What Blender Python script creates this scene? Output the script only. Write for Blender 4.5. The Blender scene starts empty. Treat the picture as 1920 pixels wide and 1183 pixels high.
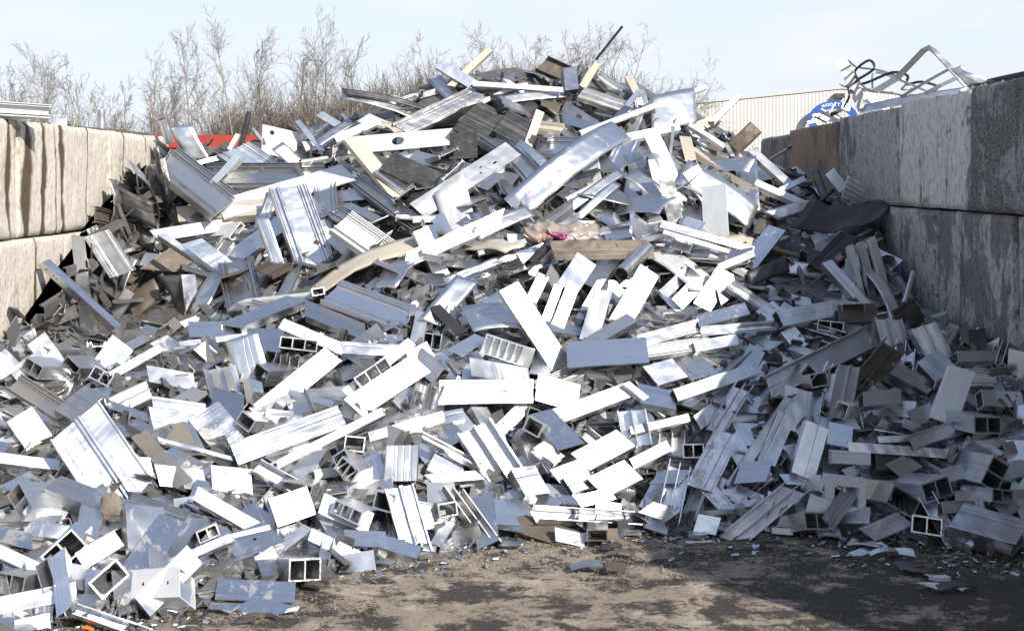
import bpy, bmesh, math, random
import numpy as np
from mathutils import Vector, Matrix, noise

random.seed(7)
rng = np.random.default_rng(7)
C = bpy.context.scene
COL = C.collection
R = math.radians

# ------------------------------------------------------------------ camera, sky, sun, exposure
H, F, HOR = 1.70, 2100.0, 335.0            # eye height, focal length in photo pixels, horizon row
cam = bpy.data.cameras.new('camera')
cam.sensor_width = 36; cam.sensor_fit = 'HORIZONTAL'
cam.lens = 36 * F / 1920; cam.shift_y = -(591.5 - HOR) / 1920
cam.clip_end = 3000
co = bpy.data.objects.new('camera', cam); COL.objects.link(co)
co.location = (0, 0, H); co.rotation_euler = (R(90), 0, 0)
C.camera = co

SUN = Vector((.65, -.76, 0)).normalized()
ELEV = R(34)
SUNV = Vector((SUN.x * math.cos(ELEV), SUN.y * math.cos(ELEV), math.sin(ELEV)))
w = bpy.data.worlds.new('World'); C.world = w; w.use_nodes = True
nt = w.node_tree; bg = nt.nodes['Background']
sky = nt.nodes.new('ShaderNodeTexSky'); sky.sky_type = 'NISHITA'; sky.sun_disc = False
sky.sun_elevation = ELEV; sky.sun_rotation = math.atan2(SUN.x, SUN.y)
sky.air_density = 1.0; sky.dust_density = .8; sky.ozone_density = 2.0
# thin high cloud and a pale band near the horizon
tc = nt.nodes.new('ShaderNodeTexCoord')
mp = nt.nodes.new('ShaderNodeMapping'); mp.inputs['Scale'].default_value = (3.2, 3.2, 13)
nt.links.new(tc.outputs['Generated'], mp.inputs['Vector'])
nz = nt.nodes.new('ShaderNodeTexNoise'); nz.inputs['Scale'].default_value = 1.5; nz.inputs['Detail'].default_value = 7
nt.links.new(mp.outputs['Vector'], nz.inputs['Vector'])
rp = nt.nodes.new('ShaderNodeValToRGB'); rp.color_ramp.elements[0].position = .50; rp.color_ramp.elements[1].position = .68
nt.links.new(nz.outputs['Fac'], rp.inputs['Fac'])
sx = nt.nodes.new('ShaderNodeSeparateXYZ'); nt.links.new(tc.outputs['Generated'], sx.inputs['Vector'])
mr = nt.nodes.new('ShaderNodeMapRange'); mr.inputs['From Min'].default_value = .12; mr.inputs['From Max'].default_value = .36
mr.inputs['To Min'].default_value = .88; mr.inputs['To Max'].default_value = 0.55
nt.links.new(sx.outputs['Z'], mr.inputs['Value'])
mu = nt.nodes.new('ShaderNodeMath'); mu.operation = 'MULTIPLY_ADD'; mu.inputs[1].default_value = .05
nt.links.new(rp.outputs['Color'], mu.inputs[0]); nt.links.new(mr.outputs['Result'], mu.inputs[2])
mx = nt.nodes.new('ShaderNodeMix'); mx.data_type = 'RGBA'
SKYPALE = (4.75, 5.05, 5.6, 1); SKYBLUE = (1.9, 2.55, 4.1, 1)
nt.links.new(mu.outputs[0], mx.inputs['Factor']); nt.links.new(sky.outputs['Color'], mx.inputs['A']); pb = nt.nodes.new('ShaderNodeMix'); pb.data_type = 'RGBA'; pb.inputs['A'].default_value = SKYPALE; pb.inputs['B'].default_value = SKYBLUE
zb = nt.nodes.new('ShaderNodeMapRange'); zb.inputs['From Min'].default_value = .16; zb.inputs['From Max'].default_value = .55
nt.links.new(sx.outputs['Z'], zb.inputs['Value']); nt.links.new(zb.outputs['Result'], pb.inputs['Factor'])
nt.links.new(pb.outputs['Result'], mx.inputs['B'])
m2 = nt.nodes.new('ShaderNodeMix'); m2.data_type = 'RGBA'; m2.inputs['B'].default_value = (5.4, 5.5, 5.7, 1)
m2f = nt.nodes.new('ShaderNodeMath'); m2f.operation = 'MULTIPLY'; m2f.inputs[1].default_value = .5
nt.links.new(rp.outputs['Color'], m2f.inputs[0]); nt.links.new(m2f.outputs[0], m2.inputs['Factor'])
nt.links.new(mx.outputs['Result'], m2.inputs['A'])
nt.links.new(m2.outputs['Result'], bg.inputs['Color'])
bg.inputs['Strength'].default_value = .095

sl = bpy.data.lights.new('sun', 'SUN'); sl.energy = 3.3; sl.angle = R(.5); sl.color = (1, .95, .87)
so = bpy.data.objects.new('sun', sl); COL.objects.link(so)
so.rotation_euler = SUNV.to_track_quat('Z', 'Y').to_euler()
C.view_settings.view_transform = 'Standard'; C.view_settings.look = 'None'; C.view_settings.gamma = 1
C.view_settings.exposure = .95

# ------------------------------------------------------------------ helpers
def tag(o, label=None, cat=None, group=None, kind=None):
    if label: o['label'] = label
    if cat: o['category'] = cat
    if group: o['group'] = group
    if kind: o['kind'] = kind
    return o

def new_obj(name, me, mat=None, parent=None, loc=None):
    o = bpy.data.objects.new(name, me); COL.objects.link(o)
    if mat is not None and me is not None: me.materials.append(mat)
    if parent is not None: o.parent = parent
    if loc is not None: o.location = loc
    return o

def mesh(name, V, Fs, smooth=False):
    me = bpy.data.meshes.new(name)
    me.from_pydata([tuple(v) for v in V], [], Fs); me.update()
    if smooth:
        me.polygons.foreach_set('use_smooth', [True] * len(me.polygons))
    return me

class MB:
    def __init__(s): s.v = []; s.f = []; s.sm = []
    def add(s, V, Fs, smooth=False):
        b = len(s.v); s.v += [tuple(p) for p in V]; s.f += [tuple(i + b for i in q) for q in Fs]
        s.sm += [smooth] * len(Fs)
    def box(s, x0, y0, z0, x1, y1, z1):
        s.add([(x0,y0,z0),(x1,y0,z0),(x1,y1,z0),(x0,y1,z0),(x0,y0,z1),(x1,y0,z1),(x1,y1,z1),(x0,y1,z1)],
              [(0,3,2,1),(4,5,6,7),(0,1,5,4),(1,2,6,5),(2,3,7,6),(3,0,4,7)])
    def tube(s, pts, r, n=8, r1=None):
        pts = [Vector(p) for p in pts]; m = len(pts); V = []; Fs = []
        up = Vector((.3, .2, 1))
        for i, p in enumerate(pts):
            d = (pts[min(i+1, m-1)] - pts[max(i-1, 0)]).normalized()
            a = d.cross(up)
            if a.length < .05: a = d.cross(Vector((1, 0, 0)))
            a.normalize(); b = d.cross(a)
            rr = r if r1 is None else r + (r1 - r) * i / (m - 1)
            for k in range(n):
                t = 2*math.pi*k/n; V.append(p + a*(rr*math.cos(t)) + b*(rr*math.sin(t)))
        for i in range(m-1):
            for k in range(n):
                Fs.append((i*n+k, i*n+(k+1)%n, (i+1)*n+(k+1)%n, (i+1)*n+k))
        s.add(V, Fs, True)
        s.add([V[k] for k in range(n)], [tuple(range(n))]); s.add([V[(m-1)*n+k] for k in range(n)], [tuple(range(n))])
    def me(s, name):
        me = bpy.data.meshes.new(name); me.from_pydata(s.v, [], s.f); me.update()
        me.polygons.foreach_set('use_smooth', s.sm)
        return me
    def obj(s, name, mat, parent=None, loc=None): return new_obj(name, s.me(name), mat, parent, loc)

# ------------------------------------------------------------------ materials
def N(nt, t, **kw):
    n = nt.nodes.new(t)
    for k, v in kw.items():
        if k in n.inputs: n.inputs[k].default_value = v
        else: setattr(n, k, v)
    return n

def new_mat(name):
    m = bpy.data.materials.new(name); m.use_nodes = True
    nt = m.node_tree; return m, nt, nt.nodes['Principled BSDF']

def noise_node(nt, vec, scale, detail=4, rough=.55, dist=0):
    n = N(nt, 'ShaderNodeTexNoise'); n.inputs['Scale'].default_value = scale; n.inputs['Detail'].default_value = detail
    n.inputs['Roughness'].default_value = rough; n.inputs['Distortion'].default_value = dist
    nt.links.new(vec, n.inputs['Vector']); return n.outputs['Fac']

def ramp(nt, fac, *stops):
    r = N(nt, 'ShaderNodeValToRGB'); e = r.color_ramp.elements
    while len(e) < len(stops): e.new(.5)
    for el, (p, c) in zip(e, stops):
        el.position = p; el.color = c if len(c) == 4 else (*c, 1)
    nt.links.new(fac, r.inputs['Fac']); return r.outputs['Color']

def mixc(nt, fac, a, b, mode='MIX'):
    m = N(nt, 'ShaderNodeMix'); m.data_type = 'RGBA'; m.blend_type = mode
    for k, v in (('Factor', fac), ('A', a), ('B', b)):
        if isinstance(v, (int, float)): m.inputs[k].default_value = v
        elif isinstance(v, tuple): m.inputs[k].default_value = v if len(v) == 4 else (*v, 1)
        else: nt.links.new(v, m.inputs[k])
    return m.outputs['Result']

def math_(nt, op, a, b=0.0):
    m = N(nt, 'ShaderNodeMath'); m.operation = op
    for i, v in enumerate((a, b)):
        if isinstance(v, (int, float)): m.inputs[i].default_value = v
        else: nt.links.new(v, m.inputs[i])
    return m.outputs[0]

def mapping(nt, vec, scale, off=None):
    m = N(nt, 'ShaderNodeMapping'); m.inputs['Scale'].default_value = scale
    nt.links.new(vec, m.inputs['Vector'])
    if off is not None: nt.links.new(off, m.inputs['Location'])
    return m.outputs['Vector']

def bump(nt, h, strength, dist=.01, normal=None):
    b = N(nt, 'ShaderNodeBump'); b.inputs['Strength'].default_value = strength; b.inputs['Distance'].default_value = dist
    nt.links.new(h, b.inputs['Height'])
    if normal is not None: nt.links.new(normal, b.inputs['Normal'])
    return b.outputs['Normal']

def metal(name, ca, cb, metallic=1.0, r0=.25, r1=.45, dirt=.25, dirtcol=(.2,.15,.1), wav=.5, speck=.3):
    """extruded or sheet metal: colour and gloss differ from piece to piece, faint lengthwise drawing lines, grime"""
    m, nt, p = new_mat(name)
    oi = N(nt, 'ShaderNodeObjectInfo'); tc = N(nt, 'ShaderNodeTexCoord')
    off = N(nt, 'ShaderNodeCombineXYZ')
    k = math_(nt, 'MULTIPLY', oi.outputs['Random'], 37.0)
    for i in range(3): nt.links.new(k, off.inputs[i])
    v = mapping(nt, tc.outputs['Object'], (1, 1, 1), off.outputs[0])
    vs = mapping(nt, tc.outputs['Object'], (1.2, 55, 55), off.outputs[0])
    streak = noise_node(nt, vs, 1.0, 3, .6)
    cloud = noise_node(nt, v, 5.5, 5, .65, .6)
    base = mixc(nt, oi.outputs['Random'], ca, cb)
    base = mixc(nt, math_(nt, 'MULTIPLY', streak, .30), base, (.40, .41, .43), 'MULTIPLY')
    lines = noise_node(nt, mapping(nt, tc.outputs['Object'], (.25, 17, 17), off.outputs[0]), 1.0, 1, .4)
    has = math_(nt, 'GREATER_THAN', math_(nt, 'FRACT', math_(nt, 'MULTIPLY', oi.outputs['Random'], 13.7)), .6)
    groove = math_(nt, 'MULTIPLY', ramp(nt, lines, (.47, (0,0,0)), (.495, (1,1,1)), (.505, (1,1,1)), (.53, (0,0,0))), has)
    base = mixc(nt, math_(nt, 'MULTIPLY', groove, .22), base, (.22, .22, .23))
    scr = noise_node(nt, mapping(nt, tc.outputs['Object'], (9, 60, 60), off.outputs[0]), 1.0, 4, .7, 1.5)
    base = mixc(nt, math_(nt, 'MULTIPLY', ramp(nt, scr, (.60, (0,0,0)), (.70, (1,1,1))), .35), base, (.30, .295, .29))
    dn = noise_node(nt, v, 7.0, 8, .72, .8)
    thr = .72 - .30 * dirt
    dm = ramp(nt, dn, (thr, (0,0,0)), (thr + .05, (.45,.45,.45)), (thr + .19, (1,1,1)))
    sp = ramp(nt, noise_node(nt, v, 75, 3, .6), (.66, (0,0,0)), (.70, (1,1,1)))
    spm = math_(nt, 'MULTIPLY', sp, speck)
    dmask = math_(nt, 'MAXIMUM', math_(nt, 'MULTIPLY', dm, min(1, .35 + dirt)), spm)
    col = mixc(nt, dmask, base, dirtcol)
    nt.links.new(col, p.inputs['Base Color'])
    nt.links.new(math_(nt, 'MULTIPLY', math_(nt, 'SUBTRACT', 1.0, dmask), metallic), p.inputs['Metallic'])
    rr = N(nt, 'ShaderNodeMapRange'); rr.inputs['To Min'].default_value = r0; rr.inputs['To Max'].default_value = r1
    nt.links.new(math_(nt, 'ADD', math_(nt, 'MULTIPLY', cloud, .6), math_(nt, 'MULTIPLY', math_(nt, 'FRACT', math_(nt, 'MULTIPLY', oi.outputs['Random'], 7.3)), .55)), rr.inputs['Value'])
    ro = math_(nt, 'ADD', rr.outputs['Result'], math_(nt, 'MULTIPLY', dmask, .45))
    nt.links.new(ro, p.inputs['Roughness'])
    wavy = noise_node(nt, v, 4.0, 2, .5)
    b1 = bump(nt, wavy, wav, .05)
    b2 = bump(nt, streak, .10, .004, b1)
    b2 = bump(nt, math_(nt, 'SUBTRACT', 1.0, groove), .22, .005, b2)
    b3 = bump(nt, dn, .25 * dirt + .04, .006, b2)
    nt.links.new(b3, p.inputs['Normal'])
    return m

M = {}
M['alu']   = metal('mill_aluminium', (.84,.845,.85), (.52,.525,.53), 1, .21, .50, .30, wav=.40)
M['dull']  = metal('weathered_aluminium', (.72,.71,.69), (.50,.49,.475), 1, .28, .50, .42, (.14,.12,.10))
M['stain'] = metal('stained_aluminium', (.74,.74,.75), (.58,.57,.55), 1, .20, .42, .52, (.22,.175,.13))
M['mud']   = metal('muddy_aluminium', (.76,.77,.79), (.60,.60,.61), 1, .20, .42, .64, (.26,.215,.165), .5, .35)
M['white'] = metal('white_painted_metal', (.70,.70,.69), (.56,.56,.55), 0, .3, .5, .22, (.28,.24,.19), .3, .12)
M['cream'] = metal('cream_painted_metal', (.58,.51,.40), (.48,.42,.33), 0, .4, .6, .35, (.20,.15,.10), .3)
M['black'] = metal('black_coated_sheet', (.016,.016,.018), (.028,.027,.026), .0, .42, .6, .5, (.11,.10,.09), .6, .45)
M['dark']  = metal('dark_oxidised_metal', (.13,.125,.12), (.08,.075,.07), .8, .38, .6, .5, (.07,.06,.05), .7)
M['brown'] = metal('brown_stained_metal', (.20,.165,.125), (.13,.105,.08), .5, .45, .65, .6, (.08,.06,.045), .6)
M['core']  = metal('buried_scrap', (.26,.25,.24), (.20,.19,.18), .8, .35, .6, .8, (.05,.042,.034), .8)  # dark tone puts the shade of the gaps between pieces into the colour

def concrete(name, light, dark, stain, amount, speck, white=.28):
    m, nt, p = new_mat(name)
    tc = N(nt, 'ShaderNodeTexCoord'); oi = N(nt, 'ShaderNodeObjectInfo'); ge = N(nt, 'ShaderNodeNewGeometry')
    pos = ge.outputs['Position']
    streaks = noise_node(nt, mapping(nt, pos, (3.0, 3.0, .42)), 2.4, 9, .72, 1.2)
    blot = noise_node(nt, mapping(nt, pos, (1, 1, .75)), 1.7, 11, .68, .9)
    fine = noise_node(nt, mapping(nt, pos, (1,1,.5)), 42, 5, .7)
    grain = noise_node(nt, pos, 130, 3, .6)
    s = math_(nt, 'ADD', math_(nt, 'MULTIPLY', streaks, .30), math_(nt, 'MULTIPLY', blot, .70))
    s = math_(nt, 'ADD', s, math_(nt, 'MULTIPLY', math_(nt, 'SUBTRACT', oi.outputs['Random'], .5), .10))
    e = .58 - .10*amount
    c = mixc(nt, ramp(nt, s, (e, (0,0,0)), (e+.02, (.85,.85,.85)), (e+.13, (1,1,1))), light, dark)
    c = mixc(nt, math_(nt, 'MULTIPLY', ramp(nt, streaks, (.50, (0,0,0)), (.66, (1,1,1))), .5), c, dark)
    c = mixc(nt, ramp(nt, noise_node(nt, mapping(nt, pos, (2.1, 2.1, .2)), 2.6, 7, .7, .8), (.60, (0,0,0)), (.66, (.75,.75,.75))), c, stain)
    c = mixc(nt, math_(nt, 'MULTIPLY', ramp(nt, fine, (.50, (0,0,0)), (.60, (1,1,1))), speck), c, tuple(x*.35 for x in dark))
    c = mixc(nt, math_(nt, 'MULTIPLY', ramp(nt, grain, (.52, (0,0,0)), (.66, (1,1,1))), white), c, (.78,.76,.72))
    # moss, dirt and the deep shade of the casting grooves, painted in by mask
    at = N(nt, 'ShaderNodeAttribute'); at.attribute_name = 'groove'
    c = mixc(nt, at.outputs['Fac'], c, mixc(nt, fine, (.035,.024,.014), (.16,.11,.06)))
    nt.links.new(c, p.inputs['Base Color']); p.inputs['Roughness'].default_value = .92
    h = math_(nt, 'ADD', math_(nt, 'MULTIPLY', fine, .8), math_(nt, 'MULTIPLY', grain, .5))
    h = math_(nt, 'ADD', h, math_(nt, 'MULTIPLY', blot, .8))
    nt.links.new(bump(nt, h, .9, .016), p.inputs['Normal'])
    return m
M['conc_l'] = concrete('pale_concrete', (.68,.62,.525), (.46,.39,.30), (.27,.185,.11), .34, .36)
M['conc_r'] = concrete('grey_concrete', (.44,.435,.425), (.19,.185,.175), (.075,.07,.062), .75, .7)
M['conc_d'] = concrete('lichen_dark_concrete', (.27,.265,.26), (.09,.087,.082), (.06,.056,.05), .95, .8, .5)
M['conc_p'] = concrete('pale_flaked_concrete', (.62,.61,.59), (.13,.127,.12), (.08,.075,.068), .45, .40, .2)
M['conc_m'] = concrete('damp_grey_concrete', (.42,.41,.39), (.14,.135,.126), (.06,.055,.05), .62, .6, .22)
M['conc_b'] = concrete('rust_brown_concrete', (.34,.255,.17), (.19,.14,.09), (.10,.07,.045), .5, .4)

def simple(name, col, rough=.6, metallic=0, var=.25, scale=12, bmp=.2):
    m, nt, p = new_mat(name)
    tc = N(nt, 'ShaderNodeTexCoord')
    n = noise_node(nt, tc.outputs['Object'], scale, 5, .65)
    c = mixc(nt, n, tuple(x*(1-var) for x in col), tuple(min(1, x*(1+var)) for x in col))
    nt.links.new(c, p.inputs['Base Color']); p.inputs['Roughness'].default_value = rough; p.inputs['Metallic'].default_value = metallic
    nt.links.new(bump(nt, n, bmp, .01), p.inputs['Normal'])
    return m
M['bark']  = simple('grey_brown_bark', (.30,.255,.20), .9, 0, .35, 3, .4)
M['twig']  = simple('winter_twigs', (.21,.18,.155), .9, 0, .3, 2, .1)
M['brush'] = simple('brown_brush', (.12,.09,.066), .9, 0, .4, 1.2, .1)
M['red']   = simple('red_paint', (.36,.022,.022), .45, 0, .25, 3, .1)
M['redd']  = simple('worn_red_rim', (.40,.05,.035), .6, 0, .4, 6, .3)
M['rust']  = simple('rusty_steel', (.30,.20,.13), .7, .3, .4, 10, .3)
M['clad']  = simple('cream_cladding', (.60,.59,.555), .55, 0, .05, .6, .02)
M['trim']  = simple('white_trim', (.58,.56,.51), .5, 0, .05, 1, .02)
M['signb'] = simple('blue_sign_paint', (.03,.11,.42), .45, 0, .06, 2, .02)
M['signw'] = simple('white_sign_paint', (.80,.80,.78), .45, 0, .03, 2, .02)
M['galv']  = metal('galvanised_pipe', (.72,.73,.75), (.66,.67,.68), 1, .3, .45, .2)
M['rubber']= simple('black_rubber', (.02,.02,.02), .6, 0, .4, 20, .2)
M['clod']  = simple('dry_clay', (.20,.165,.125), .95, 0, .3, 30, .8)
M['chip']  = simple('dirty_chips', (.20,.17,.135), .85, 0, .6, 25, .5)
M['orange']= simple('orange_plastic', (.75,.20,.02), .4, 0, .15, 12, .1)

# ------------------------------------------------------------------ ground
def ground_mat():
    m, nt, p = new_mat('oily_packed_dirt')
    ge = N(nt, 'ShaderNodeNewGeometry'); pos = ge.outputs['Position']
    big = noise_node(nt, mapping(nt, pos, (1.0, 1.25, 1)), 3.4, 12, .74, .25)
    mid = noise_node(nt, mapping(nt, pos, (1, 1.6, 1)), 6.5, 8, .72, .6)
    fine = noise_node(nt, pos, 60, 6, .75)
    grit = noise_node(nt, pos, 190, 3, .7)
    s = math_(nt, 'ADD', math_(nt, 'MULTIPLY', big, .66), math_(nt, 'MULTIPLY', mid, .34))
    dust = mixc(nt, fine, (.19,.147,.105), (.44,.36,.272))
    pale = mixc(nt, ramp(nt, noise_node(nt, pos, 3.3, 8, .7, .8), (.50, (0,0,0)), (.68, (1,1,1))), dust, (.56,.47,.37))
    sxp = N(nt, 'ShaderNodeSeparateXYZ'); nt.links.new(pos, sxp.inputs[0])
    wall_shade = N(nt, 'ShaderNodeMapRange'); wall_shade.interpolation_type = 'SMOOTHSTEP'  # more oil colour towards the right wall, painting in the depth of its shade
    for kk, vv in (('From Min', .2), ('From Max', 2.2), ('To Min', 0.0), ('To Max', .075)): wall_shade.inputs[kk].default_value = vv
    nt.links.new(sxp.outputs['X'], wall_shade.inputs['Value'])
    s = math_(nt, 'SUBTRACT', s, wall_shade.outputs['Result'])
    s = math_(nt, 'ADD', s, math_(nt, 'MULTIPLY', math_(nt, 'SUBTRACT', fine, .5), .16))
    s = math_(nt, 'ADD', s, math_(nt, 'MULTIPLY', math_(nt, 'SUBTRACT', noise_node(nt, pos, 19, 6, .7), .5), .14))
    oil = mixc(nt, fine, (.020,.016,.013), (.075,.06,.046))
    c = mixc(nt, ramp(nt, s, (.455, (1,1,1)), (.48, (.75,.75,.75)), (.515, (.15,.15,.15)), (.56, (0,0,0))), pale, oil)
    c = mixc(nt, math_(nt, 'MULTIPLY', ramp(nt, grit, (.60, (0,0,0)), (.68, (1,1,1))), .45), c, (.10,.08,.06))
    c = mixc(nt, math_(nt, 'MULTIPLY', ramp(nt, noise_node(nt, pos, 85, 2, .5), (.70, (0,0,0)), (.73, (1,1,1))), .6), c, (.60,.58,.54))
    nt.links.new(c, p.inputs['Base Color'])
    nt.links.new(math_(nt, 'ADD', .62, math_(nt, 'MULTIPLY', s, .45)), p.inputs['Roughness'])
    h = math_(nt, 'ADD', math_(nt, 'MULTIPLY', fine, .5), math_(nt, 'ADD', math_(nt, 'MULTIPLY', grit, .3), math_(nt, 'MULTIPLY', mid, 1.2)))
    nt.links.new(bump(nt, h, .8, .02), p.inputs['Normal'])
    return m
def make_ground():
    V = []; Fs = []
    # fine patch in the bay, coarse sheet to the horizon, one mesh
    xs = list(np.linspace(-6, 6, 90)); ys = list(np.linspace(1.5, 16, 110))
    xs = [-1500, -300, -60, -20] + xs + [20, 60, 300, 1500]; ys = [-1500, -200, -30, -5] + ys + [30, 80, 300, 1500]
    for y in ys:
        for x in xs:
            z = 0
            if -6 <= x <= 6 and 1.5 <= y <= 16:
                z = .018*noise.noise((x*1.3, y*1.3, 0)) + .010*noise.noise((x*5, y*5, 3))
            V.append((x, y, z))
    nx = len(xs)
    for j in range(len(ys)-1):
        for i in range(nx-1): Fs.append((j*nx+i, j*nx+i+1, (j+1)*nx+i+1, (j+1)*nx+i))
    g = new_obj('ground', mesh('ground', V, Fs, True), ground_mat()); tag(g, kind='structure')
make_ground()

# ------------------------------------------------------------------ concrete block walls
WL, WR = 3.13, 2.78
def block(x0, y0, z0, x1, y1, z1, mat, label, face, grooves=(), seed=0):
    """one cast block with worn edges; face = +1/-1: the side (x) turned to the bay; grooves = (y, width, depth)"""
    V = []; Fs = []; idx = {}; G = []
    def verts(n, a, b): return [a + (b-a)*i/n for i in range(n+1)]
    ny, nz_, nx = max(10, int((y1-y0)/(.012 if grooves else .035))), max(10, int((z1-z0)/.035)), 10
    cx, cy, cz = (x0+x1)/2, (y0+y1)/2, (z0+z1)/2
    def put(x, y, z):
        k = (round(x,4), round(y,4), round(z,4))
        if k in idx: return idx[k]
        p = Vector((x, y, z)); g = 0
        # round the arrises unevenly
        rad = .010 + .040*max(0, noise.noise((x*3+seed, y*3, z*3)))
        q = []
        for v, a, b in ((x,x0,x1),(y,y0,y1),(z,z0,z1)): q.append(min(v-a, b-v))
        near = sorted(range(3), key=lambda i: q[i])
        if q[near[1]] < rad:
            d = rad - q[near[1]]
            pull = rad - math.sqrt(max(0, rad*rad - d*d))
            c3 = (cx, cy, cz); i = near[0]
            p[i] += pull * (1 if p[i] < c3[i] else -1)
        n3 = noise.noise_vector((x*2.2+seed, y*2.2, z*2.2))*.004 + noise.noise_vector((x*9, y*9+seed, z*8))*.004 + noise.noise_vector((x*23, y*23+seed, z*23))*.004
        p += n3
        onface = abs(x - (x1 if face > 0 else x0)) < 1e-4
        if onface:
            for gy, gw, gd in grooves:
                yy = y + .012*math.sin(z*5+gy*7) + .05*noise.noise((gy, z*2.2, 1))
                t = abs(yy-gy)/(gw*max(.25, .8+.9*noise.noise((gy*3, z*2.6, 0))+.3*noise.noise((gy*3, z*14, 4))))
                if t < 1:
                    p.x -= face*gd*min(1, 2.2*(1-t)); g = max(g, min(1, 2.5*(1-t)))
        idx[k] = len(V); V.append(p); G.append(g); return idx[k]
    X, Y, Z = verts(nx, x0, x1), verts(ny, y0, y1), verts(nz_, z0, z1)
    def sheet(A, B, f, flip):
        for i in range(len(A)-1):
            for j in range(len(B)-1):
                q = (put(*f(A[i],B[j])), put(*f(A[i+1],B[j])), put(*f(A[i+1],B[j+1])), put(*f(A[i],B[j+1])))
                Fs.append(q[::-1] if flip else q)
    sheet(X, Y, lambda a,b: (a,b,z0), True); sheet(X, Y, lambda a,b: (a,b,z1), False)
    sheet(X, Z, lambda a,b: (a,y0,b), False); sheet(X, Z, lambda a,b: (a,y1,b), True)
    sheet(Y, Z, lambda a,b: (x0,a,b), True); sheet(Y, Z, lambda a,b: (x1,a,b), False)
    o = Vector((cx, cy, z0)); V = [p-o for p in V]
    me = mesh('concrete_block', V, Fs, True)
    at = me.attributes.new('groove', 'FLOAT', 'POINT'); at.data.foreach_set('value', G)
    b = new_obj('concrete_block', me, mat, None, o)
    tag(b, label, 'concrete block', 'stacked concrete blocks of the scrap bay walls')
    return b

bh = .75; sd = 0
# left wall (sunlit), rows from the top; block faces at x = -WL
lrows = [(2.07, [(5.3,7.08,[(6.99,.04,.004)],'sunlit concrete block at the left edge under the white profile stack'),
                 (7.13,8.68,[(7.25,.085,.004),(7.50,.048,.004),(7.82,.062,.004),(8.28,.014,.002),(7.70,.014,.002)],'pale sunlit concrete block scored by dark vertical grooves, top of left wall'),
                 (8.71,10.2,[(9.0,.016,.002),(9.55,.02,.002)],'pale sunlit concrete block at the far top end of the left wall')]),
         (1.31, [(4.7,6.25,[],'sunlit concrete block low at the left edge, second row, mostly out of view'),
                 (6.28,7.83,[(7.36,.022,.003),(6.7,.016,.003)],'sunlit concrete block in second row behind the leaning perforated bar'),
                 (7.86,9.4,[],'concrete block in second row of left wall behind the brown curled sheets'),
                 (9.43,10.2,[],'short concrete block in second row at far end of left wall')]),
         (.55,  [(5.3,7.08,[],'bottom row concrete block of left wall behind the apron of offcuts'),
                 (7.11,8.68,[],'bottom row concrete block of left wall under the leaning grey post')])]
for zt, row in lrows:
    for y0, y1, gr, lab in row:
        sd += 3.7
        block(-WL-.75, y0, max(zt-.745, -.06), -WL + random.uniform(-.012,.012), y1, zt, M['conc_l'], lab, 1, gr, sd)
rrows = [(2.25, [(2.45,3.9,'conc_r','grey concrete block at the bay mouth, top row of right wall, shading the yard'),
                 (3.93,5.38,'conc_r','grey concrete block, second from the bay mouth in top row of right wall'),
                 (5.41,6.78,'conc_d','dark lichen-speckled concrete block at right edge, top row'),
                 (6.80,8.05,'conc_p','grey concrete block with a pale flaked face beside the dark speckled block'),
                 (8.07,9.56,'conc_m','dark grey streaked concrete block under the long grey sheet on the wall'),
                 (9.58,11.2,'conc_b','rust-brown stained concrete block in top row below the blue oval sign'),
                 (11.22,12.5,'conc_d','dark concrete block at far end of right wall top row')]),
         (1.49, [(3.1,4.6,'conc_r','second row concrete block of right wall nearest the bay mouth'),
                 (4.63,6.2,'conc_m','second row concrete block at the right picture edge'),
                 (6.23,7.32,'conc_m','broad grey concrete block in second row under the dark speckled block'),
                 (7.35,8.44,'conc_m','grey concrete block in second row with thin strip leaning on it'),
                 (8.47,9.9,'conc_d','dark concrete block in second row behind the curled brown sheet'),
                 (9.93,11.4,'conc_d','dark concrete block in second row hidden behind the tall heap')]),
         (.73,  [(2.45,3.9,'conc_r','bottom row concrete block at the mouth of the right wall'),
                 (3.93,5.38,'conc_r','bottom row concrete block near the mouth of the right wall'),
                 (5.41,6.7,'conc_d','bottom row concrete block at right edge above the stacked rails'),
                 (6.73,8.1,'conc_d','bottom row concrete block behind the standing finned offcuts')])]
for zt, row in rrows:
    for y0, y1, mt, lab in row:
        sd += 2.9
        drop = 0 if zt < 2 else float(np.interp(y0, [6.5,8,9.6,11.2], [0,.03,.07,.11]))
        block(WR + random.uniform(-.015,.015), y0, max(zt-.745, -.06), WR+.75, y1, zt-drop, M[mt], lab, -1, (), sd)

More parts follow.
